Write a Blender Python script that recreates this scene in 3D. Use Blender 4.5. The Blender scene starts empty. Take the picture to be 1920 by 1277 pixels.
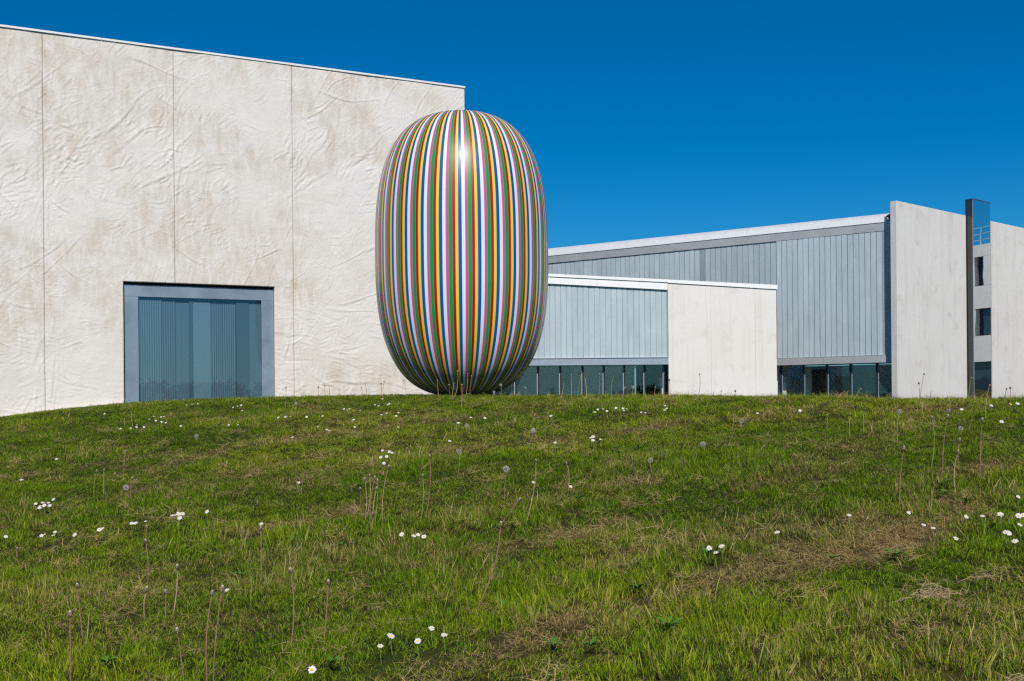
import bpy, math, random
import numpy as np
from mathutils import Vector, Matrix

random.seed(7)
R = math.radians
scene = bpy.context.scene
COL = scene.collection

# ------------------------------------------------------------------ camera
F = 1920.0            # focal length in photograph pixels (36 mm lens)
CX, HZ = 960.0, 750.0  # principal column, eye-level row
EYE = 1.0
ROLL = R(0.5)
cam_d = bpy.data.cameras.new('camera')
cam = bpy.data.objects.new('camera', cam_d)
COL.objects.link(cam)
cam_d.sensor_width = 36.0
cam_d.lens = 36.0 * F / 1920.0
cam_d.shift_y = (HZ - 638.5) / 1920.0
cam_d.clip_start = 0.05
cam_d.clip_end = 6000
cam.location = (0, 0, EYE)
CR = Vector((math.cos(ROLL), 0, -math.sin(ROLL)))
CU = Vector((math.sin(ROLL), 0, math.cos(ROLL)))
CF = Vector((0, 1, 0))
cam.rotation_euler = Matrix((CR, CU, -CF)).transposed().to_euler()
scene.camera = cam

# ------------------------------------------------------------------ light
SUN_EL, SUN_AZ = R(45), R(5)      # height, and how far right of straight behind the camera
SUN = Vector((math.sin(SUN_AZ) * math.cos(SUN_EL), -math.cos(SUN_AZ) * math.cos(SUN_EL), math.sin(SUN_EL)))
sd = bpy.data.lights.new('sun', 'SUN')
sd.energy = 4.5
sd.angle = R(0.53)
sd.color = (1.0, 0.945, 0.865)
so = bpy.data.objects.new('sun', sd)
so.rotation_euler = SUN.to_track_quat('Z', 'Y').to_euler()
so.location = (0, -20, 40)
COL.objects.link(so)

world = bpy.data.worlds.new('World')
scene.world = world
world.use_nodes = True
wn = world.node_tree
wn.nodes.clear()
sky = wn.nodes.new('ShaderNodeTexSky')
sky.sky_type = 'NISHITA'
sky.sun_disc = False
sky.sun_elevation = SUN_EL
sky.sun_rotation = math.pi - SUN_AZ
sky.altitude = 0
sky.air_density = 1.0
sky.dust_density = 0.25
sky.ozone_density = 3.0
hs = wn.nodes.new('ShaderNodeHueSaturation')
hs.inputs['Saturation'].default_value = 1.16
bgd = wn.nodes.new('ShaderNodeBackground')
bgd.inputs['Strength'].default_value = 0.076
wo = wn.nodes.new('ShaderNodeOutputWorld')
pol = wn.nodes.new('ShaderNodeMix')              # polarising filter: the whole sky loses red
pol.data_type = 'RGBA'; pol.blend_type = 'MULTIPLY'; pol.inputs[0].default_value = 1.0
pol.inputs[7].default_value = (0.40, 0.81, 1.10, 1)
wn.links.new(sky.outputs[0], pol.inputs[6])
wn.links.new(pol.outputs[2], hs.inputs['Color'])
wn.links.new(hs.outputs[0], bgd.inputs[0])
wn.links.new(bgd.outputs[0], wo.inputs[0])

scene.view_settings.view_transform = 'Standard'
scene.view_settings.look = 'None'
scene.view_settings.exposure = 0.0
scene.view_settings.gamma = 1.0
scene.view_settings.use_curve_mapping = False
scene.cycles.use_denoising = False
scene.cycles.filter_width = 1.3
scene.cycles.max_bounces = 8
scene.cycles.transparent_max_bounces = 12


# ------------------------------------------------------------------ helpers
def ray(px, py):
    """direction (depth 1 along the view axis) through a photograph pixel"""
    return CR * ((px - CX) / F) + CU * (-(py - HZ) / F) + CF


def at(px, py, depth):
    return Vector((0, 0, EYE)) + ray(px, py) * depth


def put(name, me, mat=None, parent=None, loc=None):
    o = bpy.data.objects.new(name, me)
    COL.objects.link(o)
    if mat is not None and len(me.materials) == 0:
        me.materials.append(mat)
    if parent is not None:
        o.parent = parent
    if loc is not None:
        o.location = loc
    return o


def empty(name, loc=(0, 0, 0)):
    o = bpy.data.objects.new(name, None)
    COL.objects.link(o)
    o.location = loc
    o.empty_display_size = 0.3
    return o


def tag(o, label, cat, group=None):
    o['label'] = label
    o['category'] = cat
    o['kind'] = 'thing'
    if group:
        o['group'] = group
    return o


def mesh(name, verts, faces, smooth=False):
    me = bpy.data.meshes.new(name)
    me.from_pydata([tuple(v) for v in verts], [], faces)
    me.update()
    if smooth:
        me.polygons.foreach_set('use_smooth', [True] * len(me.polygons))
    return me


class Frame:
    """a vertical plane: origin p, direction d to the right, n out of it towards the camera; z is absolute"""
    def __init__(s, p, d):
        s.p = Vector((p.x, p.y, 0))
        s.d = Vector((d[0], d[1], 0)).normalized()
        s.n = Vector((s.d.y, -s.d.x, 0))

    def pt(s, u, z, o=0.0):
        return s.p + s.d * u + s.n * o + Vector((0, 0, z))

    def hit(s, px, py, o=0.0):
        r = ray(px, py)
        q = s.p + s.n * o
        k = q.dot(s.n) / r.dot(s.n)
        w = Vector((0, 0, EYE)) + r * k
        return (w - q).dot(s.d), w.z

    def u(s, px, py=650, o=0.0):
        return s.hit(px, py, o)[0]


def line(a, b):
    m = (b[1] - a[1]) / (b[0] - a[0])
    return lambda u: a[1] + m * (u - a[0])


def prism_mesh(name, fr, poly, o0, o1, base=Vector((0, 0, 0))):
    n = len(poly)
    v = [fr.pt(u, z, o0) - base for u, z in poly] + [fr.pt(u, z, o1) - base for u, z in poly]
    f = [tuple(range(n))[::-1], tuple(range(n, 2 * n))]
    f += [(i, (i + 1) % n, n + (i + 1) % n, n + i) for i in range(n)]
    return mesh(name, v, f)


def prism(name, fr, poly, o0, o1, mat, parent):
    """poly counter-clockwise in (u, z) seen from the front; between offsets o0 (back) and o1 (front)"""
    b = parent.matrix_world.translation if parent else Vector((0, 0, 0))
    q, base = parent, Vector((0, 0, 0))
    while q is not None:
        base = base + q.location
        q = q.parent
    return put(name, prism_mesh(name, fr, poly, o0, o1, base), mat, parent)


def rect(u0, u1, z0, z1):
    return [(u0, z0), (u1, z0), (u1, z1), (u0, z1)]


# value noise in numpy
def _hash(i, j, seed):
    n = (i * 374761393 + j * 668265263 + seed * 974634777) & 0xFFFFFFFF
    n = ((n ^ (n >> 13)) * 1274126177) & 0xFFFFFFFF
    return ((n ^ (n >> 16)) & 0xFFFFFF) / float(0xFFFFFF)


def vnoise(x, y, seed=0):
    x = np.asarray(x, float); y = np.asarray(y, float)
    i = np.floor(x).astype(np.int64); j = np.floor(y).astype(np.int64)
    fx = x - i; fy = y - j
    fx = fx * fx * fx * (fx * (6 * fx - 15) + 10); fy = fy * fy * fy * (fy * (6 * fy - 15) + 10)
    a = _hash(i, j, seed); b = _hash(i + 1, j, seed); c = _hash(i, j + 1, seed); d = _hash(i + 1, j + 1, seed)
    return (a + (b - a) * fx) * (1 - fy) + (c + (d - c) * fx) * fy


def fbm(x, y, seed=0, octaves=4):
    s = 0; a = 0.5; t = 0
    for k in range(octaves):
        s = s + a * vnoise(x * 2 ** k + 13.7 * k, y * 2 ** k - 7.1 * k, seed + k)
        t += a; a *= 0.5
    return s / t


def sstep(a, b, x):
    t = np.clip((x - a) / (b - a), 0, 1)
    return t * t * (3 - 2 * t)


# ------------------------------------------------------------------ materials
def mat(name):
    m = bpy.data.materials.new(name)
    m.use_nodes = True
    nt = m.node_tree
    b = nt.nodes['Principled BSDF']
    return m, nt, b


def N(nt, t, **kw):
    n = nt.nodes.new(t)
    for k, v in kw.items():
        if k.startswith('i_'):
            n.inputs[k[2:].replace('_', ' ')].default_value = v
        else:
            setattr(n, k, v)
    return n


def L(nt, a, b):
    nt.links.new(a, b)


def ramp(nt, src, stops):
    r = N(nt, 'ShaderNodeValToRGB')
    e = r.color_ramp.elements
    while len(e) < len(stops):
        e.new(0.5)
    for k, (p, c) in enumerate(stops):
        e[k].position = p
        e[k].color = (c[0], c[1], c[2], 1) if not isinstance(c, (int, float)) else (c, c, c, 1)
    L(nt, src, r.inputs[0])
    return r.outputs[0]


def mix(nt, fac, a, b, mode='MIX'):
    m = N(nt, 'ShaderNodeMix', data_type='RGBA', blend_type=mode)
    for s, v in ((m.inputs[0], fac), (m.inputs[6], a), (m.inputs[7], b)):
        if hasattr(v, 'links'):
            L(nt, v, s)
        elif isinstance(v, (int, float)):
            s.default_value = v
        else:
            s.default_value = (v[0], v[1], v[2], 1)
    return m.outputs[2]


def coords(nt, scale=(1, 1, 1), rot=(0, 0, 0), kind='Object'):
    tc = N(nt, 'ShaderNodeTexCoord')
    mp = N(nt, 'ShaderNodeMapping')
    mp.inputs['Scale'].default_value = scale
    mp.inputs['Rotation'].default_value = rot
    L(nt, tc.outputs[kind], mp.inputs[0])
    return mp.outputs[0]


def noise(nt, vec, scale, detail=4, rough=0.55, dist=0.0):
    n = N(nt, 'ShaderNodeTexNoise')
    n.inputs['Scale'].default_value = scale
    n.inputs['Detail'].default_value = detail
    n.inputs['Roughness'].default_value = rough
    n.inputs['Distortion'].default_value = dist
    L(nt, vec, n.inputs['Vector'])
    return n.outputs['Fac']


def bump(nt, b, src, strength, dist=0.01):
    n = N(nt, 'ShaderNodeBump')
    n.inputs['Strength'].default_value = strength
    n.inputs['Distance'].default_value = dist
    L(nt, src, n.inputs['Height'])
    L(nt, n.outputs[0], b.inputs['Normal'])


def wrinkled_concrete():
    m, nt, b = mat('wrinkled_concrete')
    at_ = N(nt, 'ShaderNodeAttribute', attribute_name='stain')
    v = coords(nt)
    vs = coords(nt, (1.6, 1.6, 0.45))
    fine = noise(nt, vs, 3.2, 8, 0.66, 0.6)
    big = noise(nt, v, 0.9, 6, 0.62, 1.2)
    c = ramp(nt, big, [(0.3, (0.705, 0.645, 0.575)), (0.62, (0.755, 0.71, 0.655)), (0.75, (0.675, 0.61, 0.535))])
    sf = mix(nt, 1.0, at_.outputs['Color'], ramp(nt, fine, [(0.36, 0.0), (0.62, 1.0)]), 'MULTIPLY')
    c = mix(nt, sf, c, (0.53, 0.44, 0.34))
    speck = noise(nt, v, 38, 3, 0.6)
    c = mix(nt, ramp(nt, speck, [(0.66, 0.0), (0.76, 0.5)]), c, (0.5, 0.44, 0.37))
    L(nt, c, b.inputs['Base Color'])
    b.inputs['Roughness'].default_value = 0.85
    bump(nt, b, noise(nt, coords(nt, (1, 1, 1)), 9, 6, 0.6, 0.8), 0.35, 0.03)
    return m


def smooth_concrete(name, c1, c2, stain, sc=1.0):
    m, nt, b = mat(name)
    v = coords(nt)
    vs = coords(nt, (2.2, 2.2, 0.12))
    vert = noise(nt, vs, 3.0, 5, 0.6)
    big = noise(nt, v, 0.55 * sc, 6, 0.6, 0.6)
    c = mix(nt, ramp(nt, big, [(0.35, 0.0), (0.7, 1.0)]), c1, c2)
    c = mix(nt, ramp(nt, vert, [(0.5, 0.0), (0.8, 0.55)]), c, stain)
    blot = noise(nt, v, 1.7, 7, 0.7, 0.4)
    c = mix(nt, ramp(nt, blot, [(0.55, 0.0), (0.74, 0.75)]), c, stain)
    L(nt, c, b.inputs['Base Color'])
    b.inputs['Roughness'].default_value = 0.82
    bump(nt, b, noise(nt, v, 14, 6, 0.65), 0.25, 0.01)
    return m


def plain(name, col, rough=0.6, metal=0.0, spec=0.5, var=0.0, vs=3.0):
    m, nt, b = mat(name)
    b.inputs['Roughness'].default_value = rough
    b.inputs['Metallic'].default_value = metal
    b.inputs['Specular IOR Level'].default_value = spec
    if var:
        n = noise(nt, coords(nt), vs, 5, 0.6, 0.3)
        c = mix(nt, ramp(nt, n, [(0.35, 0.0), (0.68, 1.0)]), [x * (1 - var) for x in col], [min(1, x * (1 + var)) for x in col])
        L(nt, c, b.inputs['Base Color'])
    else:
        b.inputs['Base Color'].default_value = (*col, 1)
    return m


def channel_glass(name, col):
    m, nt, b = mat(name)
    oi = N(nt, 'ShaderNodeObjectInfo')
    vs = coords(nt, (1.5, 1.5, 0.35))
    n = noise(nt, vs, 2.2, 4, 0.55, 0.4)
    f = N(nt, 'ShaderNodeMath', operation='MULTIPLY_ADD')
    L(nt, oi.outputs['Random'], f.inputs[0]); f.inputs[1].default_value = 0.22
    L(nt, n, f.inputs[2])
    c = mix(nt, ramp(nt, f.outputs[0], [(0.35, 0.0), (0.95, 1.0)]), [x * 0.88 for x in col], [x * 1.14 for x in col])
    L(nt, c, b.inputs['Base Color'])
    b.inputs['Roughness'].default_value = 0.42
    b.inputs['Specular IOR Level'].default_value = 0.5
    b.inputs['Coat Weight'].default_value = 0.35
    b.inputs['Coat Roughness'].default_value = 0.28
    wv = N(nt, 'ShaderNodeTexNoise'); wv.inputs['Scale'].default_value = 5.0
    L(nt, coords(nt, (1, 1, 0.5)), wv.inputs['Vector'])
    bump(nt, b, wv.outputs['Fac'], 0.35, 0.02)
    return m


def sheet_glass(name, tint, wave=0.0, refl=0.05):
    m, nt, b = mat(name)
    nt.nodes.remove(b)
    out = nt.nodes['Material Output']
    tr = N(nt, 'ShaderNodeBsdfTransparent'); tr.inputs[0].default_value = (*tint, 1)
    gl = N(nt, 'ShaderNodeBsdfGlossy'); gl.inputs['Roughness'].default_value = 0.0
    gl.inputs[0].default_value = (0.95, 0.97, 1.0, 1)
    lw = N(nt, 'ShaderNodeLayerWeight'); lw.inputs['Blend'].default_value = 0.5
    pw = N(nt, 'ShaderNodeMath', operation='POWER'); L(nt, lw.outputs['Facing'], pw.inputs[0]); pw.inputs[1].default_value = 5.0
    fr = N(nt, 'ShaderNodeMath', operation='MULTIPLY_ADD'); L(nt, pw.outputs[0], fr.inputs[0]); fr.inputs[1].default_value = 0.94; fr.inputs[2].default_value = refl
    mx = N(nt, 'ShaderNodeMixShader')
    L(nt, fr.outputs[0], mx.inputs[0]); L(nt, tr.outputs[0], mx.inputs[1]); L(nt, gl.outputs[0], mx.inputs[2])
    if wave:
        n = noise(nt, coords(nt, (1, 1, 0.35)), 1.6, 2, 0.5)
        bp = N(nt, 'ShaderNodeBump'); bp.inputs['Strength'].default_value = wave; bp.inputs['Distance'].default_value = 0.02
        L(nt, n, bp.inputs['Height']); L(nt, bp.outputs[0], gl.inputs['Normal'])
    L(nt, mx.outputs[0], out.inputs[0])
    return m


def mirror_mat():
    m, nt, b = mat('polished_steel')
    b.inputs['Metallic'].default_value = 1.0
    b.inputs['Base Color'].default_value = (0.80, 0.83, 0.85, 1)
    b.inputs['Roughness'].default_value = 0.015
    n = noise(nt, coords(nt, (1, 1, 1)), 1.1, 1, 0.4)
    bump(nt, b, n, 0.05, 0.05)
    return m


M = {}
M['wrinkle'] = wrinkled_concrete()
M['cream'] = smooth_concrete('cream_concrete', (0.74, 0.69, 0.63), (0.77, 0.735, 0.69), (0.62, 0.54, 0.47))
M['grey_concrete'] = smooth_concrete('pale_grey_concrete', (0.665, 0.63, 0.59), (0.72, 0.69, 0.655), (0.54, 0.475, 0.41))
M['backing'] = plain('joint_backing', (0.66, 0.60, 0.53), 0.9)
M['coping'] = plain('white_coping', (0.79, 0.77, 0.745), 0.5, var=0.04)
M['zinc'] = plain('zinc_sheet', (0.235, 0.30, 0.37), 0.45, 0.25, 0.5, 0.16, 1.3)
M['zinc_grey'] = plain('grey_metal_sheet', (0.42, 0.43, 0.445), 0.5, 0.2, 0.5, 0.08, 1.5)
M['zinc_blue'] = plain('blue_grey_sheet', (0.33, 0.39, 0.45), 0.45, 0.2, 0.5, 0.08, 1.5)
M['fascia_white'] = plain('white_fascia', (0.86, 0.86, 0.86), 0.45, var=0.03)
M['roofing'] = plain('pale_roofing', (0.56, 0.56, 0.56), 0.7, var=0.08, vs=2)
M['glass_a'] = channel_glass('pale_channel_glass', (0.44, 0.515, 0.545))
M['glass_b'] = channel_glass('shaded_channel_glass', (0.385, 0.45, 0.48))  # darker copy of the pale glass: clerestory shade put into its colour
M['glass_dark'] = channel_glass('dark_channel_glass', (0.26, 0.31, 0.34))
M['glass_joint'] = plain('glass_joint', (0.27, 0.335, 0.355), 0.6)
M['door_glass'] = sheet_glass('door_glass', (0.93, 0.945, 0.935), 0.25)
M['window_glass'] = sheet_glass('teal_window_glass', (0.80, 0.885, 0.92))
M['dark_frame'] = plain('black_frame', (0.018, 0.02, 0.024), 0.4)
M['dark_panel'] = plain('dark_panel_and_reflection', (0.075, 0.078, 0.075), 0.12, 0.6)
M['mirror'] = mirror_mat()
M['room_wall'] = plain('room_wall', (0.86, 0.86, 0.82), 0.9)
M['room_floor'] = plain('room_floor', (0.75, 0.73, 0.69), 0.5)
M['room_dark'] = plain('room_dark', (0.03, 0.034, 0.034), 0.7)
for i_, c_ in enumerate([(0.22, 0.255, 0.275), (0.25, 0.30, 0.315), (0.11, 0.145, 0.16), (0.175, 0.215, 0.235)]):
    M['blind%d' % i_] = plain('blind_fabric', c_, 0.7)
M['far_concrete'] = smooth_concrete('far_concrete', (0.52, 0.52, 0.50), (0.58, 0.58, 0.56), (0.42, 0.41, 0.39))
M['far_glass'] = plain('far_glass', (0.02, 0.035, 0.05), 0.03)
M['rail'] = plain('steel_rail', (0.5, 0.52, 0.55), 0.4, 0.6)
M['kerb'] = plain('kerb_concrete', (0.56, 0.46, 0.39), 0.9, var=0.12, vs=4)


# ------------------------------------------------------------------ ground shape
def ground(x, y):
    """height of the lawn"""
    x = np.asarray(x, float); y = np.asarray(y, float)
    s = -0.86 + 0.08 * y + 0.06 * np.clip(x, -6, 5)
    s = np.where(y < 0, -0.86 + 0.06 * np.clip(x, -6, 5) + 0.04 * y, s)
    s = np.maximum(s, -2.2)
    p = 0.018 - 0.0125 * np.clip(-x - 1.8 - 0.4 * (y - 12), 0, 7) ** 2 - 0.0022 * np.clip(x + 1.8, 0, 9) ** 2
    p = p - 0.85 * sstep(27, 34, y) * sstep(-2.0, 1.5, x)
    p = p + 0.115 * np.exp(-((x + 3.0) / 4.5) ** 2 - ((y - 27.5) / 5.0) ** 2)
    p = p + 1.5 * np.exp(-((x - 29.5) / 4.0) ** 2 - ((y - 42.5) / 3.5) ** 2)
    k = 0.07
    h = np.clip(0.5 + 0.5 * (p - s) / k / 2, 0, 1)
    g = p * (1 - h) + s * h - 2 * k * h * (1 - h) * 0.5
    fade = np.exp(-((np.hypot(x, y) / 40.0) ** 2))
    g = g + ((fbm(x * 0.9, y * 0.9, 5, 3) - 0.5) * 0.05 + (vnoise(x * 4, y * 4, 9) - 0.5) * 0.018) * fade
    far = sstep(60, 160, np.hypot(x, y))
    g = g * (1 - far) + (-1.2) * far
    return g + EYE


def drop(px, py, extra=0.0):
    """the point of the lawn that a photograph pixel looks at"""
    r = ray(px, py)
    o = Vector((0, 0, EYE))
    a, prev = 1.2, None
    t = np.arange(1.2, 45, 0.01)
    zz = EYE + r.z * t
    gg = ground(r.x * t, r.y * t) + extra
    k = np.nonzero(zz <= gg)[0]
    if len(k) == 0:
        k = np.argmin(zz - gg)
    else:
        k = k[0]
    tt = float(t[k])
    return Vector((r.x * tt, r.y * tt, float(ground(r.x * tt, r.y * tt))))


# streaks of cut straw (and a few lush ones) left by the mower, as they lie on the slope
STREAKS = [([(820, 1277), (1000, 1215), (1200, 1140), (1400, 1075), (1600, 1030), (1750, 985), (1920, 925)], 0.15, 0.95),
           ([(300, 880), (420, 850), (560, 824), (700, 802), (830, 790)], 0.17, 0.75),
           ([(450, 1008), (560, 985), (680, 962), (850, 945), (1010, 925), (1200, 905)], 0.12, 0.5),
           ([(880, 845), (1000, 828), (1150, 810), (1300, 792), (1500, 776), (1750, 766)], 0.22, 0.45),
           ([(1060, 1080), (1250, 1030), (1420, 1010), (1600, 965), (1800, 900), (1920, 870)], 0.12, 0.5),
           ([(0, 905), (150, 877), (330, 850)], 0.14, 0.4),
           ([(560, 1110), (800, 1060), (1000, 1025), (1180, 985)], 0.09, 0.35),
           ([(0, 1130), (250, 1075), (520, 1045), (760, 1005)], 0.10, 0.3),
           ([(0, 1240), (300, 1190), (600, 1150), (900, 1095)], 0.09, 0.25),
           ([(1150, 1277), (1350, 1175), (1550, 1115), (1750, 1062), (1920, 1030)], 0.26, -0.34),
           ([(0, 850), (200, 825), (450, 805), (700, 775)], 0.5, -0.22),
           ([(1280, 985), (1500, 930), (1700, 870), (1920, 815)], 0.2, -0.25),
           ([(300, 1040), (600, 1020), (850, 985), (1100, 960)], 0.13, -0.2),
           ([(300, 1277), (700, 1130), (1000, 1050)], 0.15, -0.2)]
STREAKS = [([drop(*p) for p in pl], w, a) for pl, w, a in STREAKS]


def dryness(x, y):
    """0 fresh green .. 1 straw; mowing swaths run up to the right"""
    q = -0.743 * x + 0.669 * y + (fbm(x * 0.45, y * 0.45, 31, 3) - 0.5) * 0.7
    r = 0.669 * x + 0.743 * y
    wx_ = x + (fbm(x * 1.4, y * 1.4, 61, 3) - 0.5) * 0.35; wy_ = y + (fbm(x * 1.4 + 9, y * 1.4, 62, 3) - 0.5) * 0.35
    ragged = 0.35 + 0.75 * sstep(0.32, 0.6, fbm(x * 2.4, y * 2.4, 63, 3))
    d = np.zeros_like(q)
    near = (np.abs(x) < 16) & (y > 0) & (y < 34)
    X_, Y_ = wx_[near], wy_[near]
    acc = np.zeros_like(X_)
    for pl, w, a in STREAKS:
        best = np.full_like(X_, 1e9)
        for p, e in zip(pl[:-1], pl[1:]):
            ex_, ey_ = e.x - p.x, e.y - p.y
            t = np.clip(((X_ - p.x) * ex_ + (Y_ - p.y) * ey_) / (ex_ * ex_ + ey_ * ey_), 0, 1)
            best = np.minimum(best, (X_ - p.x - t * ex_) ** 2 + (Y_ - p.y - t * ey_) ** 2)
        acc = acc + a * np.exp(-best / (w * w))
    d[near] = acc
    d = d * ragged
    n1 = fbm(q * 1.7 + 3, r * 0.5, 45, 4)
    n2 = fbm(x * 3.6, y * 3.6, 47, 3)
    swath = 0.10 * np.cos(q * 2 * math.pi / 0.8)
    d = d + 0.12 + swath + 0.05 * sstep(-1, 3, x) + (n1 - 0.5) * 0.62 + (n2 - 0.5) * 0.6
    return np.clip(d, 0, 1)


# the lawn: one sheet that reaches the horizon
def axis(lo, hi, step, far, grow=1.28):
    a = list(np.arange(lo, hi + 1e-6, step))
    s = step; v = hi
    while v < far:
        s *= grow; v += s; a.append(v)
    s = step; v = lo; b = []
    while v > -far:
        s *= grow; v -= s; b.append(v)
    return np.array(b[::-1] + a)


gx = axis(-18, 22, 0.2, 3000); gy = axis(-3, 44, 0.2, 3000)
GX, GY = np.meshgrid(gx, gy)
GZ = ground(GX, GY)
nx, ny = len(gx), len(gy)
idx = np.arange(nx * ny).reshape(ny, nx)
faces = np.stack([idx[:-1, :-1], idx[:-1, 1:], idx[1:, 1:], idx[1:, :-1]], -1).reshape(-1, 4)


def np_mesh(name, v, f, smooth=True, attrs=None):
    me = bpy.data.meshes.new(name)
    v = np.ascontiguousarray(v, np.float32); f = np.ascontiguousarray(f, np.int32)
    k = f.shape[1]
    me.vertices.add(len(v)); me.vertices.foreach_set('co', v.ravel())
    me.loops.add(f.size); me.loops.foreach_set('vertex_index', f.ravel())
    me.polygons.add(len(f))
    me.polygons.foreach_set('loop_start', np.arange(0, f.size, k, dtype=np.int32))
    if smooth:
        me.polygons.foreach_set('use_smooth', np.ones(len(f), bool))
    for nme, arr in (attrs or {}).items():
        a = me.attributes.new(nme, 'FLOAT', 'POINT')
        a.data.foreach_set('value', np.ascontiguousarray(arr, np.float32).ravel())
    me.update(calc_edges=True)
    return me


GD = dryness(GX, GY)


def soil_mat():
    m, nt, b = mat('lawn_soil')
    a = N(nt, 'ShaderNodeAttribute', attribute_name='dry')
    v = coords(nt, (1, 1, 1))
    n = noise(nt, v, 40, 5, 0.7)
    n2 = noise(nt, v, 2.5, 5, 0.6)
    green = mix(nt, n2, (0.02, 0.03, 0.003), (0.045, 0.06, 0.005))
    dryc = mix(nt, n, (0.06, 0.04, 0.014), (0.17, 0.118, 0.048))
    c = mix(nt, a.outputs['Fac'], green, dryc)
    c = mix(nt, ramp(nt, n, [(0.4, 0.0), (0.7, 0.6)]), c, (0.035, 0.03, 0.014))
    L(nt, c, b.inputs['Base Color'])
    b.inputs['Roughness'].default_value = 1.0
    b.inputs['Specular IOR Level'].default_value = 0.1
    bump(nt, b, n, 0.8, 0.02)
    return m


lawn = put('lawn', np_mesh('lawn', np.stack([GX, GY, GZ], -1).reshape(-1, 3), faces, True, {'dry': GD}), soil_mat())
lawn['kind'] = 'structure'

# ------------------------------------------------------------------ the tall gallery on the left
W = Frame(at(876, 745, 33.0), (0.9135, 0.4067))
topL = line(W.hit(0, 50), W.hit(876, 166))
gal = empty('gallery_building', W.pt(-6, EYE - 0.4))
tag(gal, 'tall windowless gallery of wrinkled off-white concrete with one big window, left of sculpture', 'building')
uw0, zt0 = W.hit(231, 527); uw1, zt1 = W.hit(515, 538)
zwin = (zt0 + zt1) / 2
UJ = [W.u(-160, 400), W.u(82, 400), W.u(327.5, 400), W.u(549.5, 400), 0.0]
ZB = EYE - 1.1

# creases left in the cast surface
STEP = 0.024
uu = np.arange(UJ[0] - 0.1, 0.2, STEP)
vv = np.arange(ZB, topL(UJ[0]) + 0.3, STEP)
UU, VV = np.meshgrid(uu, vv)
wx = fbm(UU * 0.9, VV * 0.9, 14, 3) * 2.2; wy = fbm(UU * 0.9 + 9, VV * 0.9, 15, 3) * 2.2
H = (fbm(UU * 0.55, VV * 0.55, 3, 4) - 0.5) * 0.05 + (fbm(UU * 3.0, VV * 3.0, 8, 3) - 0.5) * 0.012
H = H - 0.012 * np.abs(fbm(UU * 1.3 + wx, VV * 1.9 + wy, 33, 3) - 0.5) ** 0.7
rs = np.random.RandomState(11)
dens = fbm(UU * 0.45 + 5, VV * 0.45, 21, 3)


def crease(cu, cv, ang, ln, wd, amp, curv):
    rad = ln * 1.5 + 0.2
    i0 = max(0, int((cu - rad - uu[0]) / STEP)); i1 = min(len(uu), int((cu + rad - uu[0]) / STEP))
    j0 = max(0, int((cv - rad - vv[0]) / STEP)); j1 = min(len(vv), int((cv + rad - vv[0]) / STEP))
    if i1 - i0 < 2 or j1 - j0 < 2:
        return
    a = UU[j0:j1, i0:i1] - cu; b = VV[j0:j1, i0:i1] - cv
    ca, sa = math.cos(ang), math.sin(ang)
    p = a * ca + b * sa; q = -a * sa + b * ca
    q = q - curv * p * p - 0.035 * ln * np.sin(p / ln * 3 + cu * 7)
    env = np.exp(-(p / ln) ** 4)
    ww = wd * (0.75 + 0.4 * np.sin(p * 3 + cv))
    H[j0:j1, i0:i1] += amp * env * (np.exp(-(q / ww) ** 2) - 0.65 * np.exp(-((q + 1.5 * ww) / ww) ** 2))


# each fold is a fan or a run of a few sharp creases that share a direction
n_c = 0
while n_c < 1350:
    cu = rs.uniform(uu[0], uu[-1]); cv = rs.uniform(vv[0], vv[-1])
    d = dens[min(len(vv) - 1, int((cv - vv[0]) / STEP)), min(len(uu) - 1, int((cu - uu[0]) / STEP))]
    if rs.rand() > (d - 0.26) * 2.6:
        continue
    n_c += 1
    low = cv < EYE + 3.0
    r = rs.rand()
    if low and r < 0.6:
        ang = rs.normal(0, 0.18)
    elif r < 0.7:
        ang = rs.normal(0.8, 0.3)
    elif r < 0.8:
        ang = rs.normal(-0.7, 0.3)
    else:
        ang = rs.normal(1.5, 0.2)
    amp = rs.uniform(0.005, 0.0125) * (0.7 if low else 1.0)
    if rs.rand() < 0.12:                               # one long fold
        crease(cu, cv, ang, rs.uniform(0.4, 0.9), rs.uniform(0.04, 0.06), amp * 1.35, rs.normal(0, 0.12))
    fan = rs.normal(0, 0.12)
    sp = rs.uniform(0.06, 0.13)
    cb = rs.normal(0, 0.35)
    for k in range(rs.randint(2, 7)):
        a2 = ang + fan * k + rs.normal(0, 0.05)
        off = sp * (k - 2)
        crease(cu - math.sin(ang) * off + rs.normal(0, 0.05), cv + math.cos(ang) * off + rs.normal(0, 0.05), a2,
               rs.uniform(0.07, 0.30), rs.uniform(0.020, 0.036), amp * rs.uniform(0.5, 1.1), cb)
for uj in UJ[1:-1]:                                    # puckers along the joints
    for k in range(60):
        crease(uj + rs.choice([-1, 1]) * rs.uniform(0.05, 0.25), rs.uniform(vv[0], vv[-1]), rs.normal(1.55, 0.14), rs.uniform(0.15, 0.6), rs.uniform(0.025, 0.04), rs.uniform(0.006, 0.014), rs.normal(0, 0.2))
for k in range(60):                                   # pleats below the roof edge
    cu = rs.uniform(uu[0], 0)
    crease(cu, topL(cu) - rs.uniform(0.05, 0.5), rs.normal(1.1, 0.6), rs.uniform(0.12, 0.4), 0.03, 0.012, 0)
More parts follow.
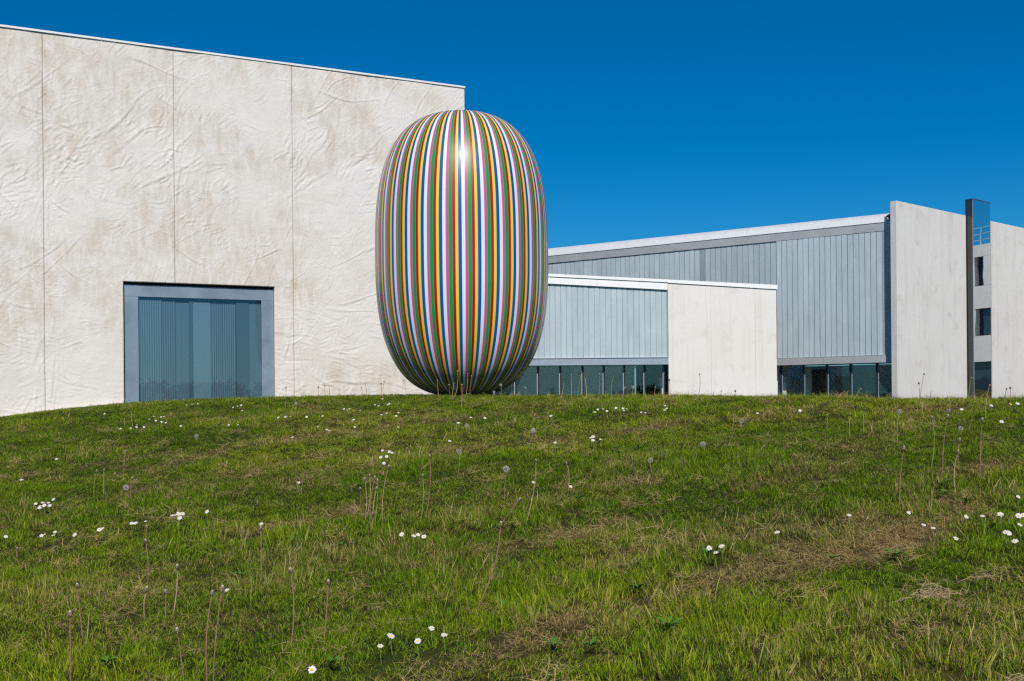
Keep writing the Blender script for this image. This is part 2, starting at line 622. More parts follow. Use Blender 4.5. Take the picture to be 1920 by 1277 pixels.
# the beige bloom of the cast face: strongest in the upper middle
st = fbm(UU * 0.42 + 1.3 * fbm(UU * 0.8, VV * 0.8, 60, 3), VV * 0.62, 71, 5)
hi = sstep(EYE + 0.5, EYE + 6.5, VV)
STN = np.clip((st - 0.48 + 0.085 * hi) * 3.2, 0, 0.56)
for uj in UJ[1:-1]:
    STN = np.clip(STN + 0.55 * np.exp(-(np.abs(UU - uj - 0.02) / 0.06) ** 1.3) * sstep(0.35, 0.6, vnoise(UU * 0 + uj * 9, VV * 0.8, 5)), 0, 1)
H = np.clip(H * 0.68, -0.05, 0.06)


def samp(A, u, z):
    fu = np.clip((u - uu[0]) / STEP, 0, len(uu) - 1.001); fv = np.clip((z - vv[0]) / STEP, 0, len(vv) - 1.001)
    i = fu.astype(int); j = fv.astype(int); a = fu - i; b = fv - j
    return (A[j, i] * (1 - a) + A[j, i + 1] * a) * (1 - b) + (A[j + 1, i] * (1 - a) + A[j + 1, i + 1] * a) * b


GAP = 0.0028
base_g = np.array(gal.location)
for k in range(4):
    a, b = UJ[k] + GAP, UJ[k + 1] - (GAP if k < 3 else 0)
    us = np.linspace(a, b, max(3, int((b - a) / STEP)))
    for w in (uw0, uw1):
        if a < w < b:
            us[np.argmin(abs(us - w))] = w
    us = np.sort(us)
    ztm = min(topL(a), topL(b)) - 0.02
    zs = np.arange(ZB, ztm, STEP)
    zs[np.argmin(abs(zs - zwin))] = zwin
    Ug, Zg = np.meshgrid(us, np.append(zs, ztm))
    Zg[-1, :] = topL(us)
    hh = samp(H, Ug, Zg)
    e = np.minimum(np.minimum(Ug - a, b - Ug), 0.03) / 0.03          # rounded arrises at the joints
    hh = hh * np.clip(e * 0.5 + 0.5, 0, 1) - 0.006 * (1 - e) ** 2
    P = np.array(W.p)[None, None] + Ug[..., None] * np.array(W.d) + hh[..., None] * np.array(W.n)
    P[..., 2] = Zg
    stv = samp(STN, Ug, Zg)
    ni, nj = len(us), len(zs) + 1
    ix = np.arange(ni * nj).reshape(nj, ni)
    fc = np.stack([ix[:-1, :-1], ix[:-1, 1:], ix[1:, 1:], ix[1:, :-1]], -1)
    cu = (Ug[:-1, :-1] + Ug[1:, 1:]) / 2; cz = (Zg[:-1, :-1] + Zg[1:, 1:]) / 2
    keep = ~((cu > uw0) & (cu < uw1) & (cz < zwin))
    fc = fc[keep]
    V = P.reshape(-1, 3); S = stv.ravel()
    # give the sheet its thickness: fold the border back
    ed = np.concatenate([fc[:, [0, 1]], fc[:, [1, 2]], fc[:, [2, 3]], fc[:, [3, 0]]])
    key = np.sort(ed, 1); kk = key[:, 0].astype(np.int64) * len(V) + key[:, 1]
    uq, inv, cnt = np.unique(kk, return_inverse=True, return_counts=True)
    bd = ed[cnt[inv] == 1]
    bv = np.unique(bd); mp = -np.ones(len(V), int); mp[bv] = np.arange(len(bv)) + len(V)
    V2 = V[bv] - np.array(W.n) * 0.2
    sk = np.stack([bd[:, 1], bd[:, 0], mp[bd[:, 0]], mp[bd[:, 1]]], -1)
    V = np.concatenate([V, V2]); S = np.concatenate([S, S[bv]]); fc = np.concatenate([fc, sk])
    me = np_mesh('wall_panel', V - base_g, fc, True, {'stain': S})
    put('wall_panel', me, M['wrinkle'], gal)

# behind the panels: the body of the house, white edge strip
prism('body', W, [(UJ[0] - 2, ZB - 1), (-0.02, ZB - 1), (-0.02, topL(0) - 0.06), (UJ[0] - 2, topL(UJ[0] - 2) - 0.06)], -12, -0.45, M['backing'], gal)
prism('joint_lining', W, [(UJ[0], ZB), (uw0 - 0.02, ZB), (uw0 - 0.02, topL(uw0) - 0.05), (UJ[0], topL(UJ[0]) - 0.05)], -0.3, -0.055, M['backing'], gal)
prism('joint_lining', W, [(uw1 + 0.02, ZB), (-0.03, ZB), (-0.03, topL(0) - 0.05), (uw1 + 0.02, topL(uw1) - 0.05)], -0.3, -0.055, M['backing'], gal)
prism('joint_lining', W, [(uw0 - 0.018, zwin + 0.05), (uw1 + 0.018, zwin + 0.05), (uw1 + 0.018, topL(uw1) - 0.05), (uw0 - 0.018, topL(uw0) - 0.05)], -0.3, -0.055, M['backing'], gal)
cop = [UJ[0]] + [W.u(x, 100) for x in (190, 497, 720)] + [0.02]
for a, b in zip(cop[:-1], cop[1:]):
    prism('coping', W, [(a + 0.006, topL(a)), (b - 0.006, topL(b)), (b - 0.006, topL(b) + 0.055), (a + 0.006, topL(a) + 0.055)], -0.6, 0.03, M['coping'], gal)

# the big window: sheet-metal surround and glass with hangings behind it
win = empty('window'); win.parent = gal
iu0, iz0 = W.hit(259, 556, -0.10); iu1, iz1 = W.hit(490, 563, -0.10)
izt = (iz0 + iz1) / 2
g_ = 0.035
prism('window_frame', W, rect(uw0 + g_, iu0, ZB, izt - 0.004), -0.32, -0.10, M['zinc'], win)
prism('window_frame', W, rect(iu1, uw1 - g_ * 0.6, ZB, izt - 0.004), -0.32, -0.10, M['zinc'], win)
prism('window_frame', W, rect(uw0 + g_, uw1 - g_ * 0.6, izt, zwin - 0.075), -0.32, -0.098, M['zinc'], win)
prism('reveal_lining', W, rect(uw0 - 0.018, uw1 + 0.018, ZB, zwin + 0.04), -0.42, -0.385, M['dark_frame'], win)
cuts = [259, 303, 329, 354, 361, 394, 442, 466, 491]
for k in range(3):
    a = iu0 + (iu1 - iu0) * k / 3; b = iu0 + (iu1 - iu0) * (k + 1) / 3
    prism('pane', W, rect(a + 0.002, b - 0.002, ZB, izt + 0.01), -0.145, -0.13, M['window_glass'], win)
kinds = [1, 0, 3, 2, 1, 0, 2, 3]
ribbed = [1, 1, 0, 0, 0, 1, 0, 0]
for k in range(8):
    a, b = W.u(cuts[k], 650, -0.3), W.u(cuts[k + 1], 650, -0.3)
    o = -0.185 - 0.02 * (k % 3)
    if ribbed[k]:
        n = max(6, int((b - a) / 0.06)); vs = []; fs = []
        for i in range(2 * n + 1):
            u = a + (b - a) * i / (2 * n)
            oo = o + (0.016 if i % 2 else -0.012)
            vs += [W.pt(u, ZB, oo) - gal.location, W.pt(u, izt + 0.05, oo) - gal.location]
        for i in range(2 * n):
            fs.append((2 * i, 2 * i + 2, 2 * i + 3, 2 * i + 1))
        put('blind_strip', mesh('blind_strip', vs, fs), M['blind%d' % kinds[k]], win)
    else:
        prism('blind_strip', W, rect(a, b, ZB, izt + 0.05), o - 0.01, o, M['blind%d' % kinds[k]], win)

# footing strip along the wall
fs_v = []; fs_f = []
uf = np.linspace(UJ[0], W.u(232, 760), 24)
for i, u in enumerate(uf):
    q = W.pt(u, 0, 0.16); q2 = W.pt(u, 0, 0.02)
    zg = float(ground(q.x, q.y)) + 0.05
    fs_v += [Vector((q.x, q.y, zg - 0.4)) - gal.location, Vector((q.x, q.y, zg)) - gal.location, Vector((q2.x, q2.y, zg)) - gal.location]
    if i:
        b_ = 3 * i
        fs_f += [(b_ - 3, b_, b_ + 1, b_ - 2), (b_ - 2, b_ + 1, b_ + 2, b_ - 1)]
put('footing', mesh('footing', fs_v, fs_f), M['kerb'], gal)

# ------------------------------------------------------------------ the low pavilion
ZF = EYE - 1.05
P = Frame(at(1456, 745, 37.0), (1, 0))
pav = empty('low_pavilion', P.pt(-5, ZF))
tag(pav, 'low pavilion with channel glass, white fascia and cream concrete end wall, right of sculpture', 'building')
topP = line(P.hit(1029, 513.7), P.hit(1456, 534.8))
fasB = line(P.hit(1029, 532), P.hit(1253, 543.8))
capB = line(P.hit(1253, 530.8), P.hit(1456, 543))
uP0 = P.u(884); uG = P.u(1251.5); uR = 0.0
bandT = P.hit(1150, 671.5)[1]; bandB = P.hit(1150, 684.3)[1]
# concrete end wall in three lifts
for a, b in ((1253, 1333), (1333, 1416), (1416, 1456)):
    a = P.u(a) + 0.002; b = P.u(b) - 0.002
    prism('wall_panel', P, [(a, ZF - 0.3), (b, ZF - 0.3), (b, capB(b)), (a, capB(a))], -0.25, 0.03, M['cream'], pav)
prism('joint_lining', P, [(uG + 0.08, ZF - 0.3), (-0.03, ZF - 0.3), (-0.03, capB(0) - 0.02), (uG + 0.08, capB(uG) - 0.02)], -0.5, 0.012, M['backing'], pav)
prism('coping', P, [(uG + 0.03, capB(uG) + 0.002), (0.05, capB(0) + 0.002), (0.05, topP(0)), (uG + 0.03, topP(uG))], -1.5, 0.07, M['fascia_white'], pav)
t1 = lambda u: topP(u) - 0.10
prism('coping', P, [(uP0, t1(uP0)), (uG + 0.028, t1(uG)), (uG + 0.028, topP(uG)), (uP0, topP(uP0))], -1.5, 0.09, M['fascia_white'], pav)
fb = [uP0, P.u(1120), uG + 0.02]
for a, b in zip(fb[:-1], fb[1:]):
    prism('fascia', P, [(a + 0.003, fasB(a)), (b - 0.003, fasB(b)), (b - 0.003, t1(b) - 0.003), (a + 0.003, t1(a) - 0.003)], -0.4, 0.055, M['fascia_white'], pav)
# channel panes
n_p = int(round((uG - uP0) / 0.2))
wp = (uG - uP0) / n_p
for k in range(n_p):
    a = uP0 + k * wp + 0.009; b = uP0 + (k + 1) * wp - 0.009
    o = -0.02 + random.uniform(-0.004, 0.004)
    prism('glass_panel', P, [(a, bandT + 0.01), (b, bandT + 0.01), (b, fasB(b) + 0.03), (a, fasB(a) + 0.03)], o - 0.022, o, M['glass_a'], pav)
prism('glazing_lining', P, [(uP0, bandT), (uG, bandT), (uG, fasB(uG) + 0.1), (uP0, fasB(uP0) + 0.1)], -0.3, -0.045, M['glass_joint'], pav)
prism('glazing_trim', P, [(uG - 0.02, bandT), (uG + 0.02, bandT), (uG + 0.02, fasB(uG)), (uG - 0.02, fasB(uG))], -0.2, 0.0, M['zinc_blue'], pav)
bb = [uP0, P.u(1012), P.u(1138), uG + 0.03]
for a, b in zip(bb[:-1], bb[1:]):
    prism('sill_band', P, rect(a + 0.003, b - 0.003, bandB, bandT), -0.4, 0.05, M['zinc_blue'], pav)
prism('band_cap', P, rect(uP0, uG + 0.03, bandT + 0.001, bandT + 0.025), -0.02, 0.075, M['zinc_grey'], pav)
# glass doors with posts, and the room behind
mul = [P.u(x, 710) for x in (890, 928, 967, 1010, 1052, 1094, 1134, 1172.5, 1211, 1247.5)]
for x in mul:
    prism('door_post', P, rect(x - 0.026, x + 0.026, ZF, bandB - 0.002), -0.33, -0.20, M['dark_frame'], pav)
for a, b in zip(mul[:-1], mul[1:]):
    prism('door_frame', P, rect(b - 0.062, b - 0.028, ZF, bandB - 0.004), -0.262, -0.235, M['zinc_blue'], pav)
    prism('door_pane', P, rect(a + 0.027, b - 0.027, ZF, bandB), -0.285, -0.27, M['door_glass'], pav)
prism('soffit', P, rect(uP0, uG + 0.02, bandB + 0.004, bandB + 0.05), -1.6, -0.401, M['zinc_grey'], pav)
prism('room_floor', P, rect(uP0, uG + 0.08, ZF - 0.3, ZF - 0.01), -4.0, 0.0, M['room_floor'], pav)
rb = [(uP0, P.u(960, 710)), (P.u(960, 710), P.u(1080, 710)), (P.u(1080, 710), P.u(1205, 710)), (P.u(1205, 710), uG + 0.3)]
for k, (a, b) in enumerate(rb):
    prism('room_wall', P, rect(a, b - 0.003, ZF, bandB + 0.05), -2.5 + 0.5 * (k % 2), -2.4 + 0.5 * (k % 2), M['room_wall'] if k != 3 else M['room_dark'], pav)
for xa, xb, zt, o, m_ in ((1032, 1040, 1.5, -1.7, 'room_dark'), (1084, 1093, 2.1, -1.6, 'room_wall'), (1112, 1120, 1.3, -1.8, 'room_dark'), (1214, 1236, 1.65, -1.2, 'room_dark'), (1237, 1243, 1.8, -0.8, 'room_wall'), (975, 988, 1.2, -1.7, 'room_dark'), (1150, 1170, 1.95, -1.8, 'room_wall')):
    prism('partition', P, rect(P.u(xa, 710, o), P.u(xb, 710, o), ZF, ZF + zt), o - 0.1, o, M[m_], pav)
prism('body', P, [(uP0, bandB + 0.06), (-0.06, bandB + 0.06), (-0.06, topP(0) - 0.05), (uP0, topP(uP0) - 0.05)], -1.6, -0.52, M['backing'], pav)

# ------------------------------------------------------------------ the glass wing behind
U = Frame(at(1669, 745, 38.0), (0.814, -0.581))
wing = empty('glass_wing', U.pt(-6, ZF))
tag(wing, 'tall channel glass wing under white roof edge, behind low pavilion', 'building')
sof = line(U.hit(1028, 494), U.hit(1669, 431.5))
fsB = line(U.hit(1028, 480, 0.03), U.hit(1661, 416, 0.03))
fsT = line(U.hit(1028, 470.5, 0.03), U.hit(1661, 406, 0.03))
uU0 = U.u(900, 500); uU0 = -22.0
uS = U.u(1456.5, 600)
ubT = line(U.hit(1456, 673), U.hit(1669, 665.7)); ubB = line(U.hit(1456, 684), U.hit(1669, 680.6))
zbT = (ubT(uS) + ubT(0)) / 2; zbB = (ubB(uS) + ubB(0)) / 2
# clerestory panes
wp = 0.235
k = 0; u = uS - 0.01
while u > uU0:
    a, b = u - wp + 0.010, u - 0.010
    o = -0.03 + random.uniform(-0.006, 0.006)
    pxk = (1310, 1323)
    dark = U.u(1310, 500) < (a + b) / 2 < U.u(1323, 500)
    low_z = U.hit(1456, 552)[1] - 0.4
    prism('glass_panel', U, [(a, low_z), (b, low_z), (b, sof(b) + 0.04), (a, sof(a) + 0.04)], o - 0.022, o, M['glass_dark'] if dark else (M['glass_b'] if u > U.u(1330, 500) else M['glass_a']), wing)
    u -= wp; k += 1
# tall panes
uE = U.u(1655, 560)
n_p = 19; wp = (uE - uS) / n_p
for k in range(n_p):
    a = uS + k * wp + 0.010; b = uS + (k + 1) * wp - 0.010
    o = 0.0 + random.uniform(-0.005, 0.005)
    prism('glass_panel', U, [(a, zbT + 0.015), (b, zbT + 0.015), (b, sof(b) + 0.04), (a, sof(a) + 0.04)], o - 0.052, o, M['glass_a'], wing)
prism('glazing_lining', U, [(uU0, zbB + 0.1), (0.1, zbB + 0.1), (0.1, sof(0.1) + 0.3), (uU0, sof(uU0) + 0.3)], -0.3, -0.062, M['glass_joint'], wing)
prism('end_strip', U, [(uE + 0.006, zbT), (0.09, zbT), (0.09, sof(0.09) + 0.04), (uE + 0.006, sof(uE) + 0.04)], -0.1, -0.004, M['zinc_grey'], wing)
prism('eaves_band', U, [(uU0, sof(uU0) + 0.002), (0.08, sof(0.08) + 0.002), (0.08, fsB(0.08) + 0.02), (uU0, fsB(uU0) + 0.02)], -0.12, 0.012, M['zinc_grey'], wing)
uf = U.u(1661, 410, 0.03)
for a, b in zip(np.linspace(uU0, uf, 5)[:-1], np.linspace(uU0, uf, 5)[1:]):
    prism('fascia', U, [(a + 0.004, fsB(a)), (b - 0.004, fsB(b)), (b - 0.004, fsT(b)), (a + 0.004, fsT(a))], -0.3, 0.035, M['fascia_white'], wing)
# roof skin rising behind the fascia, in sheets
prof = [(0.03, 0.002), (-0.05, 0.055), (-0.35, 0.15), (-0.8, 0.25), (-1.4, 0.335), (-2.4, 0.40), (-4.0, 0.42), (-9, 0.30)]
re = np.linspace(uU0, uf + 0.03, 25)
for a, b in zip(re[:-1], re[1:]):
    vs = []
    for o, dz in prof:
        vs += [U.pt(a, fsT(a) + dz, o) - wing.location, U.pt(b - 0.012, fsT(b) + dz, o) - wing.location]
    put('roof_sheet', mesh('roof_sheet', vs, [(2 * i, 2 * i + 1, 2 * i + 3, 2 * i + 2) for i in range(len(prof) - 1)]), M['roofing'], wing)
for a, b in ((uS - 0.02, U.u(1545, 680)), (U.u(1545, 680), 0.08)):
    prism('sill_band', U, rect(a + 0.003, b - 0.003, zbB, zbT), -0.4, 0.06, M['zinc_grey'], wing)
mul = [U.u(x, 710, -0.2) for x in (1464, 1506, 1550, 1594.5, 1644)] + [0.1]
for x in mul:
    prism('door_post', U, rect(x - 0.035, x + 0.035, ZF, zbB - 0.002), -0.33, -0.20, M['dark_frame'], wing)
for a, b in zip(mul[:-1], mul[1:]):
    prism('door_frame', U, rect(a + 0.037, a + 0.06, ZF, zbB - 0.004), -0.262, -0.235, M['zinc_blue'], wing)
    prism('door_pane', U, rect(a + 0.036, b - 0.036, ZF, zbB), -0.285, -0.27, M['door_glass'], wing)
prism('soffit', U, rect(uS - 0.3, 0.1, zbB + 0.004, zbB + 0.06), -1.6, -0.401, M['room_wall'], wing)
prism('room_floor', U, rect(uS - 0.3, 0.1, ZF - 0.3, ZF - 0.01), -4.2, 0.0, M['room_floor'], wing)
prism('room_wall', U, rect(uS - 0.35, uS - 0.1, ZF, zbB + 0.05), -3.9, -0.4, M['room_wall'], wing)
prism('room_wall', U, rect(uS - 0.3, 0.1, ZF, zbB + 0.05), -4.1, -3.9, M['room_wall'], wing)
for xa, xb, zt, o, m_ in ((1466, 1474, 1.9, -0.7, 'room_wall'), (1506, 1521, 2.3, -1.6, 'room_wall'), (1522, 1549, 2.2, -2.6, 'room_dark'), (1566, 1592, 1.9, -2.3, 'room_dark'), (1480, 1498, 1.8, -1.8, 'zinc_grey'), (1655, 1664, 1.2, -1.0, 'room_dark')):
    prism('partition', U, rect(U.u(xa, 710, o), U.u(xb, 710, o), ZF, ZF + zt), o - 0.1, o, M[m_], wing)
prism('body', U, [(uU0, zbB + 0.1), (0.1, zbB + 0.1), (0.1, sof(0.1) + 0.1), (uU0, sof(uU0) + 0.1)], -1.5, -0.46, M['backing'], wing)

# ------------------------------------------------------------------ free-standing concrete walls and the mirror column
V = Frame(at(1682, 745, 37.35), (0.786, 0.618))
topV = line(V.hit(1682, 376.5), V.hit(1812, 404.5))


def slab(px, label, end_flat):
    us = [V.u(x, 600) for x in px]
    root = empty('concrete_wall', V.pt((us[0] + us[-1]) / 2, ZF))
    tag(root, label, 'wall')
    for a, b in zip(us[:-1], us[1:]):
        a += 0.002; b -= 0.002
        me = prism('wall_panel', V, [(a, ZF - 0.4), (b, ZF - 0.4), (b, topV(b)), (a, topV(a))], -0.24, 0, M['grey_concrete'], root)
        bv = me.modifiers.new('arris', 'BEVEL'); bv.width = 0.006; bv.segments = 2
    prism('joint_lining', V, [(us[0] + 0.05, ZF - 0.4), (us[-1] - 0.05, ZF - 0.4), (us[-1] - 0.05, topV(us[-1]) - 0.02), (us[0] + 0.05, topV(us[0]) - 0.02)], -0.2, -0.006, M['backing'], root)
    return root


slab((1682, 1721, 1774, 1812.5), 'pale concrete fin wall between glass wing and mirrored column', True)
slab((1860, 1911, 2010, 2140), 'pale concrete wall right of the mirrored column, cut by the frame', False)
colm = empty('mirror_column', V.pt(V.u(1838, 700), ZF))
tag(colm, 'square column clad in mirror-polished steel between two concrete walls', 'column')
c0, c1 = V.u(1825.5, 600, 0.25), V.u(1858, 600, 0.25)
zc = V.hit(1840, 376, 0.25)[1]
prism('core', V, rect(c0 + 0.01, c1, ZF - 0.3, zc - 0.02), -0.05, 0.238, M['dark_panel'], colm)
prism('mirror_panel', V, rect(c0 + 0.004, c1, ZF - 0.3, zc - 0.03), 0.239, 0.25, M['mirror'], colm)
Vs = Frame(V.pt(c0, 0, -0.05), (V.n.x, V.n.y))
prism('side_panel', Vs, rect(0, 0.295, ZF - 0.3, zc - 0.03), -0.008, 0.004, M['dark_panel'], colm)  # dark colour painted in for the dark reflection on this mirrored side
prism('edge_trim', Vs, rect(0.293, 0.305, ZF - 0.3, zc - 0.03), -0.008, 0.008, M['rail'], colm)
prism('cap', V, rect(c0 - 0.012, c1 + 0.01, zc - 0.03, zc), -0.06, 0.262, M['dark_panel'], colm)

# the neighbour to the right that the mirror shows
Q = Frame(Vector((31.0, 40.0, 0)), (0.8, -0.6))


def seen_in_mirror(px, py):
    """point of the neighbour's front that the steel shows at a pixel"""
    r = ray(px, py); q = V.p + V.n * 0.25
    k = q.dot(V.n) / r.dot(V.n)
    w = Vector((0, 0, EYE)) + r * k
    r = r - V.n * (2 * r.dot(V.n))
    k = (Q.p - Vector((w.x, w.y, 0))).dot(Q.n) / r.dot(Q.n)
    w = w + r * k
    return (w - Q.p).dot(Q.d), w.z


nb = empty('neighbour_building', Q.pt(0, ZF))
tag(nb, 'pale grey concrete building with square windows, seen mirrored in the steel column', 'building')
ua, zt = seen_in_mirror(1842, 458)
um = sorted([seen_in_mirror(1828, 600)[0], seen_in_mirror(1857, 600)[0]])
z1b, z1t = seen_in_mirror(1836, 536)[1], seen_in_mirror(1836, 481)[1]
z2b, z2t = seen_in_mirror(1842, 629)[1], seen_in_mirror(1842, 578)[1]
zg = seen_in_mirror(1842, 678)[1]
w1 = sorted([seen_in_mirror(1827, 500)[0], seen_in_mirror(1844.5, 500)[0]])
w2 = sorted([seen_in_mirror(1828.5, 600)[0], seen_in_mirror(1859, 600)[0]])
qa, qb = um[0] - 0.9, um[1] + 12
pit = w2[1] - w2[0] + 1.6
wins = []
for k in (0, 1, 2, 3):
    wins.append((w1[0] + k * pit, w1[1] + k * pit, z1b, z1t))
    wins.append((w2[0] + k * pit, w2[1] + k * pit, z2b, z2t))
prism('body', Q, rect(qa, qb, ZF - 0.3, zt - 0.03), -6, -0.4, M['far_concrete'], nb)
for zl, zh in ((zg, z2b), (z2b, z2t), (z2t, z1b), (z1b, z1t), (z1t, zt)):
    cq = sorted([(a, b) for a, b, c, d in wins if abs(c - zl) < 0.01])
    u = qa
    for a, b in cq + [(qb, qb)]:
        if a - u > 0.05:
            prism('wall_panel', Q, rect(u + 0.004, a - 0.004, zl + 0.004, zh - 0.004), -0.399, 0, M['far_concrete'], nb)
        u = max(u, b)
for a, b, c, d in wins:
    w = prism('window', Q, rect(a, b, c, d), -0.38, -0.3, M['dark_frame'], nb)
    prism('pane', Q, rect(a + 0.05, b - 0.05, c + 0.05, d - 0.05), -0.299, -0.28, M['far_glass'], w)
prism('glazed_base', Q, rect(qa, qb, ZF, zg - 0.004), -0.399, -0.3, M['far_glass'], nb)
for z in (0.3, 0.6, 0.9):
    prism('railing', Q, rect(qa, qb, zt + z, zt + z + 0.02), -0.5, -0.46, M['rail'], nb)
for u in np.arange(qa, qb, 0.6):
    prism('railing_post', Q, rect(u, u + 0.04, zt, zt + 0.93), -0.46, -0.42, M['rail'], nb)
prism('roof_box', Q, rect(w1[0] - 1.2, w1[0] - 0.1, zt, zt + 0.85), -3, -1.2, M['fascia_white'], nb)
# ------------------------------------------------------------------ the striped sculpture
SD = 24.5
sc0 = at(868.5, 742, SD)
Rr = 160.0 / F * SD * 1.01
z_top = at(867.5, 217, SD).z
z_bot = float(ground(sc0.x, sc0.y)) + 0.02
Hh = (z_top - z_bot) / 2
NP, SEG, ROWS = 30, 2, 120
cols = NP * 6 * SEG
vs = []; fs = []; mi = []
STR = [((0.60, 0.085, 0.28), 'pink'), ((0.0, 0.32, 0.05), 'green'), ((0.47, 0.002, 0.012), 'red'), ((0.84, 0.60, 0.03), 'yellow'), ((0.0, 0.095, 0.37), 'blue'), ((0.75, 0.76, 0.79), 'white')]
widths = np.array([22, 29, 23, 22, 27, 26], float); widths /= widths.sum()
edges_ = []
for p_ in range(NP):
    c_ = 0.0
    for w_ in widths:
        for s_ in range(SEG):
            edges_.append((p_ + c_ + w_ * s_ / SEG) / NP * 2 * math.pi)
        c_ += w_
toc = math.atan2(-sc0.y, -sc0.x)                      # direction from the sculpture to the camera
phase = toc + 0.037 + 0.0                             # a pink stripe starts just right of the centre line
ex = 2.75
prof = []
for i in range(ROWS + 1):
    t = math.pi * i / ROWS
    c, s = math.cos(t), math.sin(t)
    ex = 2.8 if c >= 0 else 2.72
    prof.append((Rr * abs(s) ** (2 / ex), Hh * (abs(c) ** (2 / ex)) * (1 if c >= 0 else -1)))
for i in range(1, ROWS):
    r_, z_ = prof[i]
    for a in edges_:
        vs.append((r_ * math.cos(phase + a), r_ * math.sin(phase + a), z_ + Hh))
nv = len(edges_)
for i in range(ROWS - 2):
    for j in range(nv):
        fs.append((i * nv + j, (i + 1) * nv + j, (i + 1) * nv + (j + 1) % nv, i * nv + (j + 1) % nv))
        mi.append((j // SEG) % 6)
vs += [(0, 0, 2 * Hh), (0, 0, 0)]
for j in range(nv):
    fs.append((len(vs) - 2, j, (j + 1) % nv)); mi.append((j // SEG) % 6)
    k = (ROWS - 2) * nv
    fs.append((len(vs) - 1, k + (j + 1) % nv, k + j)); mi.append((j // SEG) % 6)
me = mesh('striped_sculpture', vs, fs, True)
for c_, n_ in STR:
    m_, nt, b = mat('gloss_paint_' + n_)
    b.inputs['Base Color'].default_value = (*c_, 1)
    b.inputs['Roughness'].default_value = 0.36
    b.inputs['Specular IOR Level'].default_value = 0.35
    b.inputs['Coat Weight'].default_value = 0.22
    b.inputs['Coat Roughness'].default_value = 0.09
    me.materials.append(m_)
me.polygons.foreach_set('material_index', mi)
scu = put('striped_sculpture', me, None, None, (sc0.x, sc0.y, z_bot))
tag(scu, 'giant upright glossy capsule sculpture painted with thin vertical rainbow stripes', 'sculpture')

# ------------------------------------------------------------------ grass
def grass_mat():
    m, nt, b = mat('grass_blade')
    ia = N(nt, 'ShaderNodeAttribute', attribute_name='dry', attribute_type='INSTANCER')
    it = N(nt, 'ShaderNodeAttribute', attribute_name='tint', attribute_type='INSTANCER')
    br = N(nt, 'ShaderNodeAttribute', attribute_name='brnd')
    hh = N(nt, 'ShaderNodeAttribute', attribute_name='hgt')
    # green: from blue-dark to yellow-green, varied blade by blade and clump by clump
    g = N(nt, 'ShaderNodeMath', operation='MULTIPLY_ADD'); L(nt, br.outputs['Fac'], g.inputs[0]); g.inputs[1].default_value = 0.6
    g2 = N(nt, 'ShaderNodeMath', operation='MULTIPLY'); L(nt, it.outputs['Fac'], g2.inputs[0]); g2.inputs[1].default_value = 0.4
    L(nt, g2.outputs[0], g.inputs[2])
    green = ramp(nt, g.outputs[0], [(0.05, (0.040, 0.092, 0.002)), (0.42, (0.110, 0.205, 0.002)), (0.72, (0.220, 0.310, 0.004)), (0.97, (0.42, 0.41, 0.03))])
    straw = ramp(nt, br.outputs['Fac'], [(0.0, (0.17, 0.11, 0.038)), (0.5, (0.36, 0.25, 0.095)), (1.0, (0.60, 0.46, 0.22))])
    # blade is straw where its own number falls under the clump's dryness
    w = N(nt, 'ShaderNodeTexWhiteNoise', noise_dimensions='1D'); L(nt, br.outputs['Fac'], w.inputs['W'])
    d = N(nt, 'ShaderNodeMath', operation='SUBTRACT'); L(nt, ia.outputs['Fac'], d.inputs[0]); L(nt, w.outputs['Value'], d.inputs[1])
    f = N(nt, 'ShaderNodeMapRange'); f.inputs['From Min'].default_value = -0.08; f.inputs['From Max'].default_value = 0.10
    L(nt, d.outputs[0], f.inputs['Value'])
    c = mix(nt, f.outputs[0], green, straw)
    c = mix(nt, ramp(nt, hh.outputs['Fac'], [(0.0, 0.8), (0.45, 0.0)]), c, (0.05, 0.042, 0.014))  # roots mixed to dark thatch brown, painting in the shade between blades
    L(nt, c, b.inputs['Base Color'])
    b.inputs['Roughness'].default_value = 0.55
    b.inputs['Specular IOR Level'].default_value = 0.08
    tl = N(nt, 'ShaderNodeBsdfTranslucent')
    L(nt, mix(nt, 1.0, c, (1.0, 1.0, 0.35), 'MULTIPLY'), tl.inputs[0])
    mx = N(nt, 'ShaderNodeMixShader'); mx.inputs[0].default_value = 0.18
    L(nt, b.outputs[0], mx.inputs[1]); L(nt, tl.outputs[0], mx.inputs[2])
    L(nt, mx.outputs[0], nt.nodes['Material Output'].inputs[0])
    return m


M['grass'] = grass_mat()


